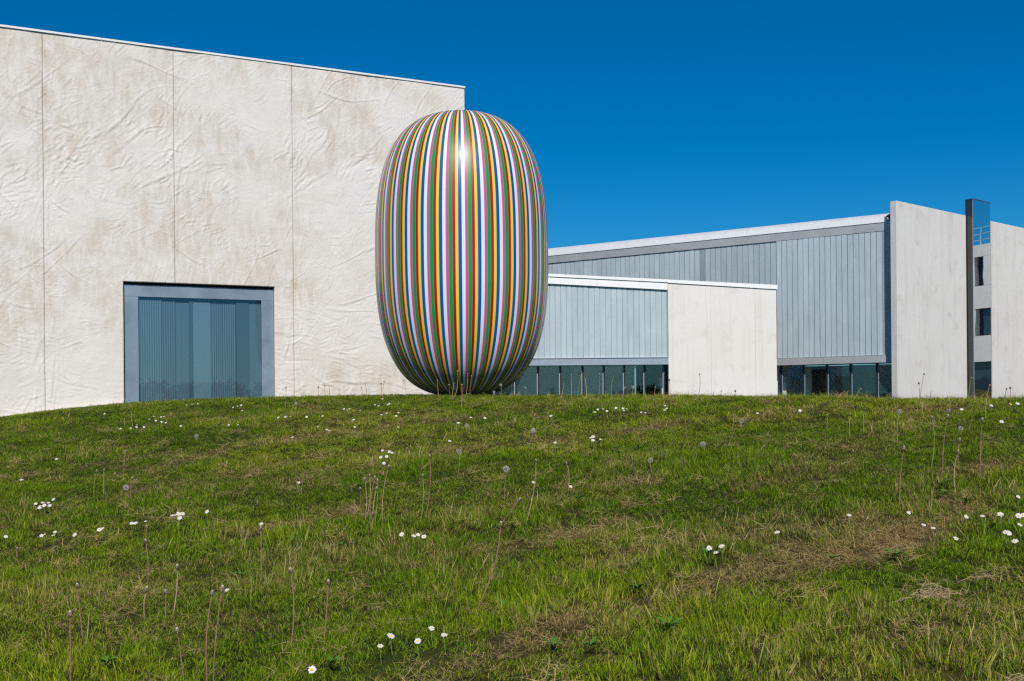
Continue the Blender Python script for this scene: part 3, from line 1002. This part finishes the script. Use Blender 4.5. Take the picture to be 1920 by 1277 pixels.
def clump_mesh(name, seed, n, rad, hmin, hmax, lean, wide, flat=False):
    r = np.random.RandomState(seed)
    V = []; Fc = []; B = []; Hh_ = []
    for i in range(n):
        a = r.uniform(0, 2 * math.pi); q = rad * math.sqrt(r.rand())
        x, y = q * math.cos(a), q * math.sin(a)
        h = r.uniform(hmin, hmax) * (1.0 if r.rand() > 0.12 else 1.35)
        w = wide * r.uniform(0.7, 1.25)
        t = r.uniform(0, 2 * math.pi)
        ln = abs(r.normal(lean, 0.35)) + 0.05
        dx, dy = math.cos(t), math.sin(t)
        sx, sy = -dy, dx
        tw = r.uniform(-0.9, 0.9)
        sx, sy = sx * math.cos(tw) - sy * math.sin(tw), sx * math.sin(tw) + sy * math.cos(tw)
        b = r.rand(); k = len(V)
        if flat:
            z0 = r.uniform(0.0, 0.022)
            pts = [(0, z0), (0.5, z0 + r.uniform(0.0, 0.016)), (1.0, z0 + r.uniform(-0.008, 0.012))]
            P3 = [(x + dx * h * u + (r.normal(0, .12) * h * sx if j == 1 else 0), y + dy * h * u, z) for j, (u, z) in enumerate(pts)]
        else:
            c1 = ln * 0.45; c2 = ln * 1.15
            P3 = [(x, y, -0.006), (x + dx * h * 0.52 * math.sin(c1), y + dy * h * 0.52 * math.sin(c1), h * 0.52 * math.cos(c1))]
            x2 = P3[1][0] + dx * h * 0.48 * math.sin(min(c2, 2.0)); y2 = P3[1][1] + dy * h * 0.48 * math.sin(min(c2, 2.0))
            P3.append((x2, y2, P3[1][2] + h * 0.48 * math.cos(min(c2, 2.0))))
        for j, ww in ((0, 0.9), (1, 1.0)):
            p = P3[j]
            V += [(p[0] - sx * w * ww / 2, p[1] - sy * w * ww / 2, p[2]), (p[0] + sx * w * ww / 2, p[1] + sy * w * ww / 2, p[2])]
        V.append(P3[2])
        Fc += [(k, k + 1, k + 3), (k, k + 3, k + 2), (k + 2, k + 3, k + 4)]
        B += [b] * 5
        Hh_ += [0, 0, 0.5, 0.5, 1.0] if not flat else [0.6] * 5
    me = np_mesh(name, np.array(V), np.array(Fc), False, {'brnd': B, 'hgt': Hh_})
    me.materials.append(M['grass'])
    return me


src = bpy.data.collections.new('grass_sources')
specs = [('tuft_a', 1, 60, 0.055, 0.020, 0.046, 0.75, 0.0021, False),
         ('tuft_b', 2, 60, 0.055, 0.018, 0.042, 1.0, 0.0020, False),
         ('tuft_c', 3, 50, 0.050, 0.026, 0.058, 0.6, 0.0021, False),
         ('tuft_d', 4, 64, 0.060, 0.016, 0.036, 1.25, 0.0019, False),
         ('tuft_e', 5, 30, 0.040, 0.040, 0.085, 0.50, 0.0025, False),
         ('tuft_f', 6, 34, 0.075, 0.030, 0.085, 0.5, 0.0016, True),
         ('tuft_g', 7, 30, 0.085, 0.040, 0.110, 0.5, 0.0016, True)]
for sp in specs:
    o = bpy.data.objects.new(sp[0], clump_mesh(*sp))
    src.objects.link(o)

DAISIES = """67 945;75 949;80 943;83 948;91 943;93 948;100 937;74 953;323 967;330 966;335 964;342 964;337 972;388 960;247 982;254 981;273 978;186 994;192 991;103 998;78 1005;83 1003;100 1004;11 1007;490 983
280 786;289 781;292 789;302 782;307 781;303 791;311 793;226 804;245 803;256 801;257 797;270 801;339 799;452 760;445 762;454 770;446 797;429 797;437 764;522 783;535 782;545 781;575 782;605 780;596 800;617 808;613 806;548 820;106 861;196 776
655 766;652 769;675 770;703 759;710 761;727 759;730 757;717 748;663 787;665 801;645 767;715 778;725 775;743 780;747 774;747 801;883 783;909 784;859 793;843 827;717 845;730 847;735 849;725 856;714 858;720 869
1121 768;1131 767;1115 773;1138 771;1155 765;1168 766;1175 767;1170 770;1202 773;1210 774;1247 761;1250 766;1246 769;1108 821;1112 819;1112 826;1126 824;1041 830;1033 780;1070 913;753 1003;776 1005;784 1003;795 1007
1704 962;1592 966;1732 985;1750 991;1812 970;1842 968;1876 965;1874 969;1909 932;1910 968;1918 967;1912 985;1792 1010;1886 998;1891 1001;1903 1016;1457 999;1330 1029;1353 1025;1342 1038;585 1256;713 1213;733 1193;783 1204;809 1180;833 1191;425 1107
1803 768;1859 761;1878 791;1908 757;1895 758;350 760;360 758;371 757;40 900;140 1003;560 905;1000 905;1500 770;1420 775"""
rg = np.random.RandomState(5)
PX = []; PY = []; PS = []
for d0, d1, dn, sc_, kx in ((1.5, 4.0, 1000, 0.85, 0.60), (4.0, 7.0, 600, 1.0, 0.58), (7.0, 12.0, 270, 1.3, 0.57), (12.0, 19.0, 110, 1.7, 0.57), (19.0, 33.5, 40, 2.3, 0.56)):
    area = kx * (d1 * d1 - d0 * d0)
    n = int(area * dn)
    y = np.sqrt(rg.uniform(d0 * d0, d1 * d1, n)); x = rg.uniform(-1, 1, n) * (kx * y + 0.25)
    PX.append(x); PY.append(y); PS.append(np.full(n, sc_) * rg.uniform(0.8, 1.2, n))
for d0, d1, dn, sc_ in ((0.0, 5.0, 300, 1.25), (5.0, 12.0, 95, 1.7), (12.0, 30.0, 22, 2.4)):
    n = int((d1 - d0) * (2 * d1 + 6) * dn)
    y = rg.uniform(d0 - (2.0 if d0 == 0 else 0), d1, n); x = rg.uniform(-1, 1, n) * (d1 + 3)
    k_ = (np.abs(x) > 0.56 * np.maximum(y, 0) + 0.25) & (np.abs(x) < np.maximum(y, 0) + 3) & (np.hypot(x, y) > 0.7)
    PX.append(x[k_]); PY.append(y[k_]); PS.append(np.full(k_.sum(), sc_) * rg.uniform(0.8, 1.2, k_.sum()))
PX = np.concatenate(PX); PY = np.concatenate(PY); PS = np.concatenate(PS)
ow = (PX - W.p.x) * W.n.x + (PY - W.p.y) * W.n.y
uw = (PX - W.p.x) * W.d.x + (PY - W.p.y) * W.d.y
keep = ~((ow < 0.22) & (uw < 0.3)) & (np.hypot(PX - sc0.x, PY - sc0.y) > 0.42)
keep &= ~((PY > 30) & (PX > 0))
for ent in DAISIES.replace('\n', ';').split(';'):
    x_, y_ = map(float, ent.split())
    q_ = drop(x_, y_, 0.055)
    f_ = 1 - 0.05 / q_.length
    keep &= np.hypot(PX - q_.x * f_, PY - q_.y * f_) > 0.03
PX, PY, PS = PX[keep], PY[keep], PS[keep]
PD = dryness(PX, PY)
hn = fbm(PX * 1.6, PY * 1.6, 88, 3); lush = fbm(PX * 0.7 - 4, PY * 0.7, 91, 3)
r1 = rg.rand(len(PX))
kind = np.where(r1 < 0.3, 0, np.where(r1 < 0.55, 1, np.where(r1 < 0.8, 3, 2)))
kind = np.where((hn > 0.58) & (r1 < 0.5) & (PD < 0.45), 2, kind)
kind = np.where((hn > 0.62) & (r1 > 0.82) & (PD < 0.45), 4, kind)
kind = np.where((PD > 0.5) & (r1 > 1.15 - PD * 0.75), 5 + (rg.rand(len(PX)) < 0.5), kind)
kind = np.where((rg.rand(len(PX)) < 0.05) & (PY < 12), 5 + (rg.rand(len(PX)) < 0.5), kind)
PZ = ground(PX, PY) + np.where(kind >= 5, np.where(PD > 0.5, 0.004, 0.016), 0)
PZS = (0.42 + 0.40 * sstep(0.35, 0.68, hn)) * np.where(PD > 0.55, 0.8, 1.0) * rg.uniform(0.8, 1.2, len(PX))
tint = np.clip(0.5 + (lush - 0.5) * 1.6 + (fbm(PX * 3, PY * 3, 95, 2) - 0.5) * 0.7, 0, 1)
dryv = np.clip(PD * 0.95 + rg.normal(0, 0.10, len(PX)), 0.04, 0.95)
dryv = np.where(kind >= 5, 1.2, dryv)
rot = np.stack([rg.normal(0, 0.24, len(PX)), rg.normal(0.08, 0.24, len(PX)), rg.uniform(0, 6.283, len(PX))], -1)
gm = bpy.data.meshes.new('grass')
gm.vertices.add(len(PX)); gm.vertices.foreach_set('co', np.stack([PX, PY, PZ], -1).astype(np.float32).ravel())
for nme, arr, ty in (('dry', dryv, 'FLOAT'), ('tint', tint, 'FLOAT'), ('kind_id', kind, 'INT')):
    a = gm.attributes.new(nme, ty, 'POINT')
    a.data.foreach_set('value', np.ascontiguousarray(arr, np.int32 if ty == 'INT' else np.float32))
a = gm.attributes.new('scl', 'FLOAT_VECTOR', 'POINT'); a.data.foreach_set('vector', np.stack([PS * 0.85, PS * 0.85, PZS], -1).astype(np.float32).ravel())
a = gm.attributes.new('rotv', 'FLOAT_VECTOR', 'POINT'); a.data.foreach_set('vector', rot.astype(np.float32).ravel())
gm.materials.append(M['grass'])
grass = put('grass', gm)
grass['kind'] = 'stuff'
grass['label'] = 'short mown lawn grass, green with dry straw-coloured bands'
ng = bpy.data.node_groups.new('grass_scatter', 'GeometryNodeTree')
ng.interface.new_socket('Geometry', in_out='INPUT', socket_type='NodeSocketGeometry')
ng.interface.new_socket('Geometry', in_out='OUTPUT', socket_type='NodeSocketGeometry')
gi = ng.nodes.new('NodeGroupInput'); go = ng.nodes.new('NodeGroupOutput')
ci = ng.nodes.new('GeometryNodeCollectionInfo'); ci.inputs['Collection'].default_value = src
ci.inputs['Separate Children'].default_value = True; ci.inputs['Reset Children'].default_value = True
ip = ng.nodes.new('GeometryNodeInstanceOnPoints'); ip.inputs['Pick Instance'].default_value = True


def named(nm, ty):
    n = ng.nodes.new('GeometryNodeInputNamedAttribute'); n.data_type = ty; n.inputs['Name'].default_value = nm
    return n.outputs['Attribute']


ng.links.new(gi.outputs[0], ip.inputs['Points'])
ng.links.new(ci.outputs[0], ip.inputs['Instance'])
ng.links.new(named('kind_id', 'INT'), ip.inputs['Instance Index'])
e2r = ng.nodes.new('FunctionNodeEulerToRotation'); ng.links.new(named('rotv', 'FLOAT_VECTOR'), e2r.inputs[0])
ng.links.new(e2r.outputs[0], ip.inputs['Rotation'])
ng.links.new(named('scl', 'FLOAT_VECTOR'), ip.inputs['Scale'])
ng.links.new(ip.outputs[0], go.inputs[0])
md = grass.modifiers.new('scatter', 'NODES'); md.node_group = ng
# ------------------------------------------------------------------ flowers and weeds
M['stem_b'] = plain('stem_reddish_brown', (0.27, 0.155, 0.10), 0.6, var=0.2, vs=30)
M['stem_s'] = plain('stem_straw', (0.42, 0.31, 0.17), 0.6, var=0.2, vs=30)
M['stem_g'] = plain('stem_green', (0.22, 0.30, 0.06), 0.55, var=0.2, vs=30)
M['cup'] = plain('spent_head', (0.20, 0.15, 0.10), 0.8, var=0.3, vs=200)
M['disc'] = plain('spent_disc', (0.45, 0.40, 0.32), 0.8)
M['pappus'] = plain('seed_down', (0.60, 0.56, 0.52), 0.8)
M['petal_w'] = plain('daisy_petal', (0.60, 0.60, 0.615), 0.6)
M['petal_y'] = plain('yellow_floret', (0.85, 0.52, 0.02), 0.6)
M['weed'] = plain('weed_leaf', (0.075, 0.17, 0.012), 0.42, var=0.3, vs=25)
M['straw'] = plain('straw', (0.33, 0.245, 0.11), 0.7, var=0.3, vs=40)


def tube(points, radii, n=5):
    V = []; Fc = []
    for i, (p, r) in enumerate(zip(points, radii)):
        t = (points[min(i + 1, len(points) - 1)] - points[max(i - 1, 0)]).normalized()
        a = t.cross(Vector((0.3, 0.9, 0.2))).normalized(); b = t.cross(a)
        for k in range(n):
            q = 2 * math.pi * k / n
            V.append(p + a * (r * math.cos(q)) + b * (r * math.sin(q)))
        if i:
            for k in range(n):
                Fc.append(((i - 1) * n + k, (i - 1) * n + (k + 1) % n, i * n + (k + 1) % n, i * n + k))
    return V, Fc


rf = random.Random(3)


def spent_meshes(seed):
    r = random.Random(seed)
    cup, f = tube([Vector((0, 0, -0.006)), Vector((0, 0, -0.001)), Vector((0, 0, 0.005)), Vector((0, 0, 0.0085))], [0.0018, 0.0045, 0.0058, 0.0042], 9)
    for k in range(12):                               # bracts bent back
        a = 2 * math.pi * k / 12 + r.uniform(-.2, .2); c, s = math.cos(a), math.sin(a)
        ln = r.uniform(0.007, 0.014); b = len(cup)
        cup += [Vector((c * .004 - s * .0016, s * .004 + c * .0016, 0.003)), Vector((c * .004 + s * .0016, s * .004 - c * .0016, 0.003)),
                Vector((c * (.005 + ln * .5), s * (.005 + ln * .5), 0.003 - ln * r.uniform(-.2, .9)))]
        f.append((b, b + 1, b + 2))
    d, g = tube([Vector((0, 0, 0.007)), Vector((0, 0, 0.0105)), Vector((0, 0, 0.0115))], [0.0034, 0.0028, 0.0005], 9)
    return mesh('seed_head', cup, f), mesh('seed_disc', d, g, True)


def clock_mesh(seed, rad, part=1.0):
    r = random.Random(seed)
    V = []; Fc = []
    n = 150
    for k in range(n):
        z = 1 - 2 * (k + .5) / n; a = k * 2.39996
        if z > 1.1 or r.random() > part:
            continue
        d = Vector((math.sqrt(max(0, 1 - z * z)) * math.cos(a), math.sqrt(max(0, 1 - z * z)) * math.sin(a), z))
        u = d.cross(Vector((0.2, 0.5, 0.9))).normalized(); w = d.cross(u)
        e = d * rad * r.uniform(0.82, 1.0)
        b = len(V)
        V += [d * 0.003 + u * 0.0004, d * 0.003 - u * 0.0004, e * 0.72]
        Fc.append((b, b + 1, b + 2))
        for q in range(5):                            # the little parachute
            t = 2 * math.pi * q / 5 + r.uniform(0, 1)
            x = u * math.cos(t) + w * math.sin(t); y = u * math.cos(t + 0.15) + w * math.sin(t + 0.15)
            b = len(V)
            V += [e * 0.72, e + x * rad * 0.26, e + y * rad * 0.26]
            Fc.append((b, b + 1, b + 2))
    return mesh('seed_clock', V, Fc)


SP = [spent_meshes(i) for i in range(4)]
CK = [clock_mesh(11, 0.017, 0.7), clock_mesh(12, 0.016, 0.4), clock_mesh(13, 0.016, 0.25)]
cv_, cf_ = tube([Vector((0, 0, -0.006)), Vector((0, 0, -0.002)), Vector((0, 0, 0.003)), Vector((0, 0, 0.005))], [0.001, 0.0055, 0.0055, 0.001], 8)
CORE = mesh('receptacle', cv_, cf_, True)
yv = []; yf = []
for k in range(60):
    a = k * 2.39996; q = 0.013 * math.sqrt((k + 1) / 60); b = len(yv)
    c, s = math.cos(a), math.sin(a)
    yv += [Vector((c * q * .4 - s * .0012, s * q * .4 + c * .0012, .004)), Vector((c * q * .4 + s * .0012, s * q * .4 - c * .0012, .004)), Vector((c * (q + .004), s * (q + .004), .012 - q * .5))]
    yf.append((b, b + 1, b + 2))
YF = mesh('yellow_flower', yv, yf)

ORD = ['first', 'second', 'third', 'fourth', 'fifth', 'sixth', 'seventh', 'eighth', 'ninth', 'tenth', 'eleventh', 'twelfth', 'thirteenth', 'fourteenth', 'fifteenth', 'sixteenth', 'seventeenth', 'eighteenth', 'nineteenth', 'twentieth']
ORD += ['twenty-' + w for w in ORD[:9]] + ['thirtieth']


def zone(px, py):
    if py < 752:
        for x, n in ((231, 'against the left gallery wall'), (515, 'against the gallery window'), (745, 'against the blank gallery wall'), (930, 'against the striped sculpture'), (1250, 'against the pavilion glass doors'), (1456, 'against the cream end wall'), (1669, 'against the wing doors'), (1812, 'against the concrete fin wall'), (1858, 'against the mirrored column'), (9999, 'against the far right wall')):
            if px < x:
                return n
    if py < 850:
        for x, n in ((231, 'left gallery wall'), (515, 'gallery window'), (680, 'blank gallery wall'), (1000, 'striped sculpture'), (1250, 'pavilion doors'), (1456, 'cream end wall'), (1669, 'wing doors'), (9999, 'concrete fin wall')):
            if px < x:
                return 'on the lawn below the ' + n
    row = 'upper lawn' if py < 850 else ('middle lawn' if py < 1040 else 'foreground lawn')
    col = 'far left' if px < 250 else ('left' if px < 640 else ('centre' if px < 1280 else ('right' if px < 1700 else 'far right')))
    return 'on the %s %s' % (col, row)


def stand(px, py):
    """foot of a plant: where the pixel meets the lawn, but never beyond the brow of the mound"""
    t = np.arange(5, 15, 0.05)
    r = ray(px, py)
    el = (ground(r.x * t, r.y * t) - EYE) / t
    tb = float(t[np.argmax(el)])
    p = drop(px, py)
    if p.y > tb + 3.5 or p.y > 30 or py < 748:
        tb -= rf.uniform(0.0, 1.0)
        p = Vector((r.x * tb, r.y * tb, float(ground(r.x * tb, r.y * tb))))
    return p


stalks = """133 1300 134 1152 h b;156 1205 142 1102 h b;163 1203 167 1150 n s;190 1185 200 1147 n b;208 1198 204 1180 n b;277 1100 272 1017 h b;273 1012 273 990 h b
272 1163 277 1105 h s;311 1160 308 1113 h b;323 1160 330 1066 h s;346 1290 334 1184 h b;390 1295 394 1116 h b;400 1295 414 1108 h b;491 1103 491 991 h b;452 1040 456 976 n b
459 1038 468 988 n s;393 1020 381 995 h g;543 1226 543 1074 h b;607 1208 615 1094 h b;474 1108 475 1093 n g;29 1065 32 1030 h b;890 1150 939 984 h b;663 983 664 937 n b
687 973 693 893 h s;695 998 702 897 h b;702 987 708 903 h g;685 975 685 900 h s;675 953 676 917 h b;700 990 705 917 h s;718 987 728 877 h s;787 987 793 893 h g;795 983 806 857 h b
858 893 860 846 d g;945 942 949 879 c b;985 985 1005 865 h s;942 978 973 938 h b;1062 915 1062 870 h b;1065 920 1064 872 n s;988 843 1000 807 c b;1222 885 1220 863 d b
875 814 875 798 c s;763 860 762 842 h b;177 937 181 884 h g;195 930 196 882 h s;232 903 234 848 h b;247 947 247 898 h b;240 927 238 914 c s;211 905 215 890 h b;250 800 247 772 n s
233 800 232 783 n s;368 826 368 818 c g;555 768 555 757 c s;535 770 536 727 h b;563 930 555 870 n b;564 930 573 878 n b;597 745 597 726 h b;609 745 609 723 h b;617 745 616 722 n b;634 745 635 726 n b
761 743 757 714 h s;718 743 720 716 h s;713 743 715 720 h b;687 743 685 719 n b;678 743 678 727 h b;822 747 820 714 h s;842 747 842 723 h b;852 747 858 697 h s;849 747 851 720 h s;865 766 866 723 h s
873 747 877 702 h s;881 747 884 706 h b;938 745 939 722 c b;926 747 926 735 c s;1050 753 1057 722 h s;1071 745 1071 700 n s;1083 745 1090 699 h g;1100 750 1097 709 n s;1122 745 1124 703 h g;1147 745 1150 705 n g
1165 748 1171 727 d b;1185 745 1187 726 c g;1228 745 1229 727 h b;1256 745 1255 713 h s;1135 748 1135 733 n b;985 745 985 727 d b;1308 745 1312 702 h s;1352 745 1353 733 d b;1378 745 1378 734 h b;1336 745 1338 734 n b
1725 749 1732 702 h s;1723 749 1724 719 h s;1816 749 1822 710 h g;1744 747 1746 733 n b;1848 784 1854 724 h s;1886 773 1887 730 h b;1893 768 1896 728 h b;1730 778 1730 752 n s;1600 745 1613 730 h g
1293 840 1286 782 n b;1362 840 1379 798 n b;1373 807 1374 780 h s;1390 800 1390 790 d s;1322 852 1318 833 c b;1415 853 1431 838 h s;1550 807 1550 780 h s;1593 820 1593 778 h s;1620 817 1621 775 n g;1638 817 1638 788 n b
1683 830 1688 772 d g;1687 947 1696 842 h b;1745 880 1748 784 h g;1768 897 1778 782 h b;1790 920 1793 848 h s;1797 880 1800 826 h b;1840 903 1844 789 h b;1777 785 1777 770 d s;1803 815 1802 803 d b;607 748 607 743 y g"""
CN = {'b': 'brown', 's': 'straw-coloured', 'g': 'green'}
made = []
for ent in stalks.replace('\n', ';').split(';'):
    e = ent.split()
    bx, by, tx, ty = map(float, e[:4]); kd, cl = e[4], e[5]
    p = stand(bx, by)
    top = at(tx, ty, p.y)
    top.y += rf.uniform(-0.015, 0.015)
    if top.z < p.z + 0.03:
        top.z = p.z + 0.03
    h = (top - p).length
    root = empty('dandelion', p)
    bend = Vector((rf.uniform(-.06, .06) * h, rf.uniform(-.05, .05) * h, 0))
    if e[:4] == ['890', '1150', '939', '984']:
        bend = Vector((0.016, 0, -0.004))
    pts = []
    for i in range(7):
        t = i / 6
        pts.append((top - p) * t + bend * (4 * t * (1 - t)) - Vector((0, 0, 0.01 if i == 0 else 0)))
    far = max(1.0, p.y / 5.5)
    rad = 0.0017 * rf.uniform(0.85, 1.2) * min(1.7, far ** 0.6)
    V_, F_ = tube(pts, [rad * (1.15 - 0.3 * i / 6) for i in range(7)], 6)
    put('stem', mesh('stem', V_, F_, True), M['stem_' + cl], root)
    tilt = ((pts[-1] - pts[-2]).normalized()).to_track_quat('Z', 'Y').to_euler()
    if kd == 'h':
        cm, dm = SP[rf.randrange(4)]
        c_ = put('seed_head', cm, M['cup'], root, pts[-1]); d_ = put('seed_disc', dm, M['disc'], c_)
        c_.rotation_euler = tilt
        sca = rf.uniform(0.85, 1.2) * min(1.35, far ** 0.4); c_.scale = (sca,) * 3
        head = 'spent head'
    elif kd in 'cd':
        c_ = put('seed_clock', CK[0 if kd == 'c' else 1 + rf.randrange(2)], M['pappus'], root, pts[-1])
        c_.rotation_euler = (rf.uniform(-.4, .4), rf.uniform(-.4, .4), rf.uniform(0, 6))
        put('receptacle', CORE, M['cup'], c_)
        head = 'round white seed clock' if kd == 'c' else 'ragged seed clock'
    elif kd == 'y':
        c_ = put('yellow_flower', YF, M['petal_y'], root, pts[-1]); head = 'yellow flower'
    else:
        head = 'bare tip'
    lean = (tx - bx) / max(4.0, by - ty)
    ls = 'leaning right' if lean > 0.1 else ('leaning left' if lean < -0.1 else 'upright')
    sz = 'tall' if h > 0.2 else ('short' if h < 0.11 else 'medium')
    made.append((root, '%s %s dandelion, %s, %s %s' % (sz, CN[cl], head, ls, zone((bx + tx) / 2, ty if ty < 752 else by)), bx))


def spread(made, cat, group):
    by = {}
    for o, l, x in made:
        by.setdefault(l, []).append((x, o))
    for l, lst in by.items():
        lst.sort(key=lambda q: q[0])
        for i, (x, o) in enumerate(lst):
            tag(o, l if len(lst) == 1 else '%s, %s from left' % (l, ORD[i]), cat, group)


spread(made, 'dandelion', 'dandelions gone to seed in the lawn')

# daisies
def daisy_meshes(seed):
    r = random.Random(seed)
    V = []; Fc = []
    n = 17
    for k in range(n):
        a = 2 * math.pi * k / n + r.uniform(-.1, .1); c, s = math.cos(a), math.sin(a)
        R0, R1 = 0.0028, 0.0112 * r.uniform(0.88, 1.06); w = 0.0017; dz = r.uniform(-0.001, 0.0022); b = len(V)
        for rr, ww, zz in ((R0, w * .55, 0), (R0 + (R1 - R0) * .6, w, dz * .6 + .0006), (R1, w * .45, dz)):
            V += [Vector((c * rr - s * ww, s * rr + c * ww, zz)), Vector((c * rr + s * ww, s * rr - c * ww, zz))]
        Fc += [(b, b + 1, b + 3, b + 2), (b + 2, b + 3, b + 5, b + 4)]
    d, g = tube([Vector((0, 0, -0.001)), Vector((0, 0, 0.0012)), Vector((0, 0, 0.0025)), Vector((0, 0, 0.003))], [0.0042, 0.0042, 0.0030, 0.0004], 10)
    st, sf = tube([Vector((0, 0, 0)), Vector((0, 0, -0.02)), Vector((0.003, 0, -0.05))], [0.0007, 0.0008, 0.0009], 5)
    return mesh('petals', V, Fc), mesh('flower_centre', d, g, True), mesh('stem', st, sf)


DM = [daisy_meshes(i) for i in range(4)]
made = []
for k, ent in enumerate(DAISIES.replace('\n', ';').split(';')):
    x, y = map(float, ent.split())
    hh_ = rf.uniform(0.048, 0.064)
    p = drop(x, y, hh_)
    root = empty('daisy', p)
    pm, cm, sm = DM[k % 4]
    a = put('petals', pm, M['petal_w'], root, (0, 0, hh_))
    b = put('flower_centre', cm, M['petal_y'], root, (0, 0, hh_))
    c = put('stem', sm, M['stem_g'], root, (0, 0, hh_))
    ro = (0.55 + rf.uniform(-.3, .35), rf.uniform(-.35, .35), rf.uniform(0, 6))
    for q in (a, b):
        q.rotation_mode = 'ZYX'
        q.rotation_euler = ro
    s_ = rf.uniform(0.70, 1.0) * min(1.22, max(1.0, (p.y / 4.5) ** 0.5))
    a.scale = b.scale = (s_,) * 3
    made.append((root, 'white daisy %s' % zone(x, y), x))
spread(made, 'daisy', 'daisies scattered over the lawn')

# broad-leaved weeds
lv = []; lf = []
for i in range(8):
    t = i / 7
    w = 0.011 * (math.sin(math.pi * (0.12 + 0.85 * t)) ** 0.7) * (1.0 if i % 2 else 0.72)
    z = 0.02 * math.sin(t * 2.2)
    lv += [Vector((t * 0.065, -w, z + 0.003)), Vector((t * 0.065, 0, z)), Vector((t * 0.065, w, z + 0.003))]
    if i:
        b = 3 * i
        lf += [(b - 3, b, b + 1, b - 2), (b - 2, b + 1, b + 2, b - 1)]
LEAF = mesh('leaf', lv, lf, True)
weeds = [(1160, 857), (1138, 822), (1196, 846), (1812, 952), (1772, 936), (1040, 1226), (1108, 1230), (945, 1150), (200, 1262), (622, 1262), (452, 1092), (1560, 1062), (1255, 1195), (1085, 945), (1195, 1118), (1680, 1055), (640, 1035), (1330, 1052)]
made = []
for x, y in weeds:
    p = drop(x, y)
    root = empty('leafy_weed', p)
    n = rf.randint(5, 8); s0 = rf.uniform(0.45, 0.85)
    for k in range(n):
        o = put('leaf', LEAF, M['weed'], root, (0, 0, 0.022))
        o.rotation_euler = (rf.uniform(-.3, .3), -rf.uniform(-0.1, 0.3), 2 * math.pi * k / n + rf.uniform(-.4, .4))
        s_ = s0 * rf.uniform(0.6, 1.0); o.scale = (s_,) * 3
    made.append((root, 'low rosette of broad green leaves %s' % zone(x, y), x))
spread(made, 'weed', 'broad-leaved weeds in the lawn')

# raked-up clippings
for x, y, w, n, lab in ((1752, 1108, 0.075, 120, 'small heap of dry grass clippings on the dark grass, right foreground'),
                        (1835, 1076, 0.05, 34, 'thin wisp of dry clippings right of the larger heap'),
                        (1908, 1274, 0.03, 60, 'bleached tuft of clippings at the bottom right corner')):
    p = drop(x, y, 0.03)
    V_ = []; F_ = []
    for k in range(n):
        q = rf.gauss(0, 1)
        c = Vector((q * w * .55 + rf.gauss(0, w * .2), q * w * .3 + rf.gauss(0, w * .25), 0.012 + abs(rf.gauss(0, 0.014)) * max(0.3, 1 - abs(q) * .5)))
        a = rf.gauss(0.5, 0.9); d = Vector((math.cos(a), math.sin(a), rf.uniform(-.5, .5))) * rf.uniform(0.02, 0.06)
        m_ = Vector((rf.gauss(0, .006), rf.gauss(0, .006), rf.uniform(0, .012)))
        v_, f_ = tube([c - d * .5, c + m_, c + d * .5], [0.0006, 0.0009, 0.0005], 3)
        b = len(V_); V_ += v_; F_ += [tuple(i + b for i in q_) for q_ in f_]
    o = put('clippings_heap', mesh('clippings_heap', V_, F_), M['straw'], None, p)
    tag(o, lab, 'clippings')

# ------------------------------------------------------------------ the wood far behind the camera, mirrored in the gallery window
rt = np.random.RandomState(9)
V_ = []; 
cx_ = np.concatenate([rt.uniform(20, 150, 60)]); cy_ = -rt.uniform(95, 125, 60)
hgt = 3.2 + 2.6 * vnoise(cx_ / 22, cx_ * 0, 4) + rt.uniform(-.4, .4, 60)
for x, y, h in zip(cx_, cy_, hgt):
    n = 420
    d = rt.normal(size=(n, 3)); d /= np.linalg.norm(d, axis=1)[:, None]
    c = d * rt.uniform(0.55, 1.0, (n, 1)) * np.array([4.2, 3.0, h * 0.55]) + np.array([x, y, EYE - 1.4 + h * 0.55])
    e1 = rt.normal(size=(n, 3)) * 0.42; e2 = rt.normal(size=(n, 3)) * 0.42
    V_.append(np.stack([c, c + e1, c + e2], 1).reshape(-1, 3))
V_ = np.concatenate(V_)
wood = put('far_wood', np_mesh('far_wood', V_, np.arange(len(V_)).reshape(-1, 3), False), plain('far_foliage', (0.045, 0.075, 0.02), 0.8))
wood['kind'] = 'stuff'
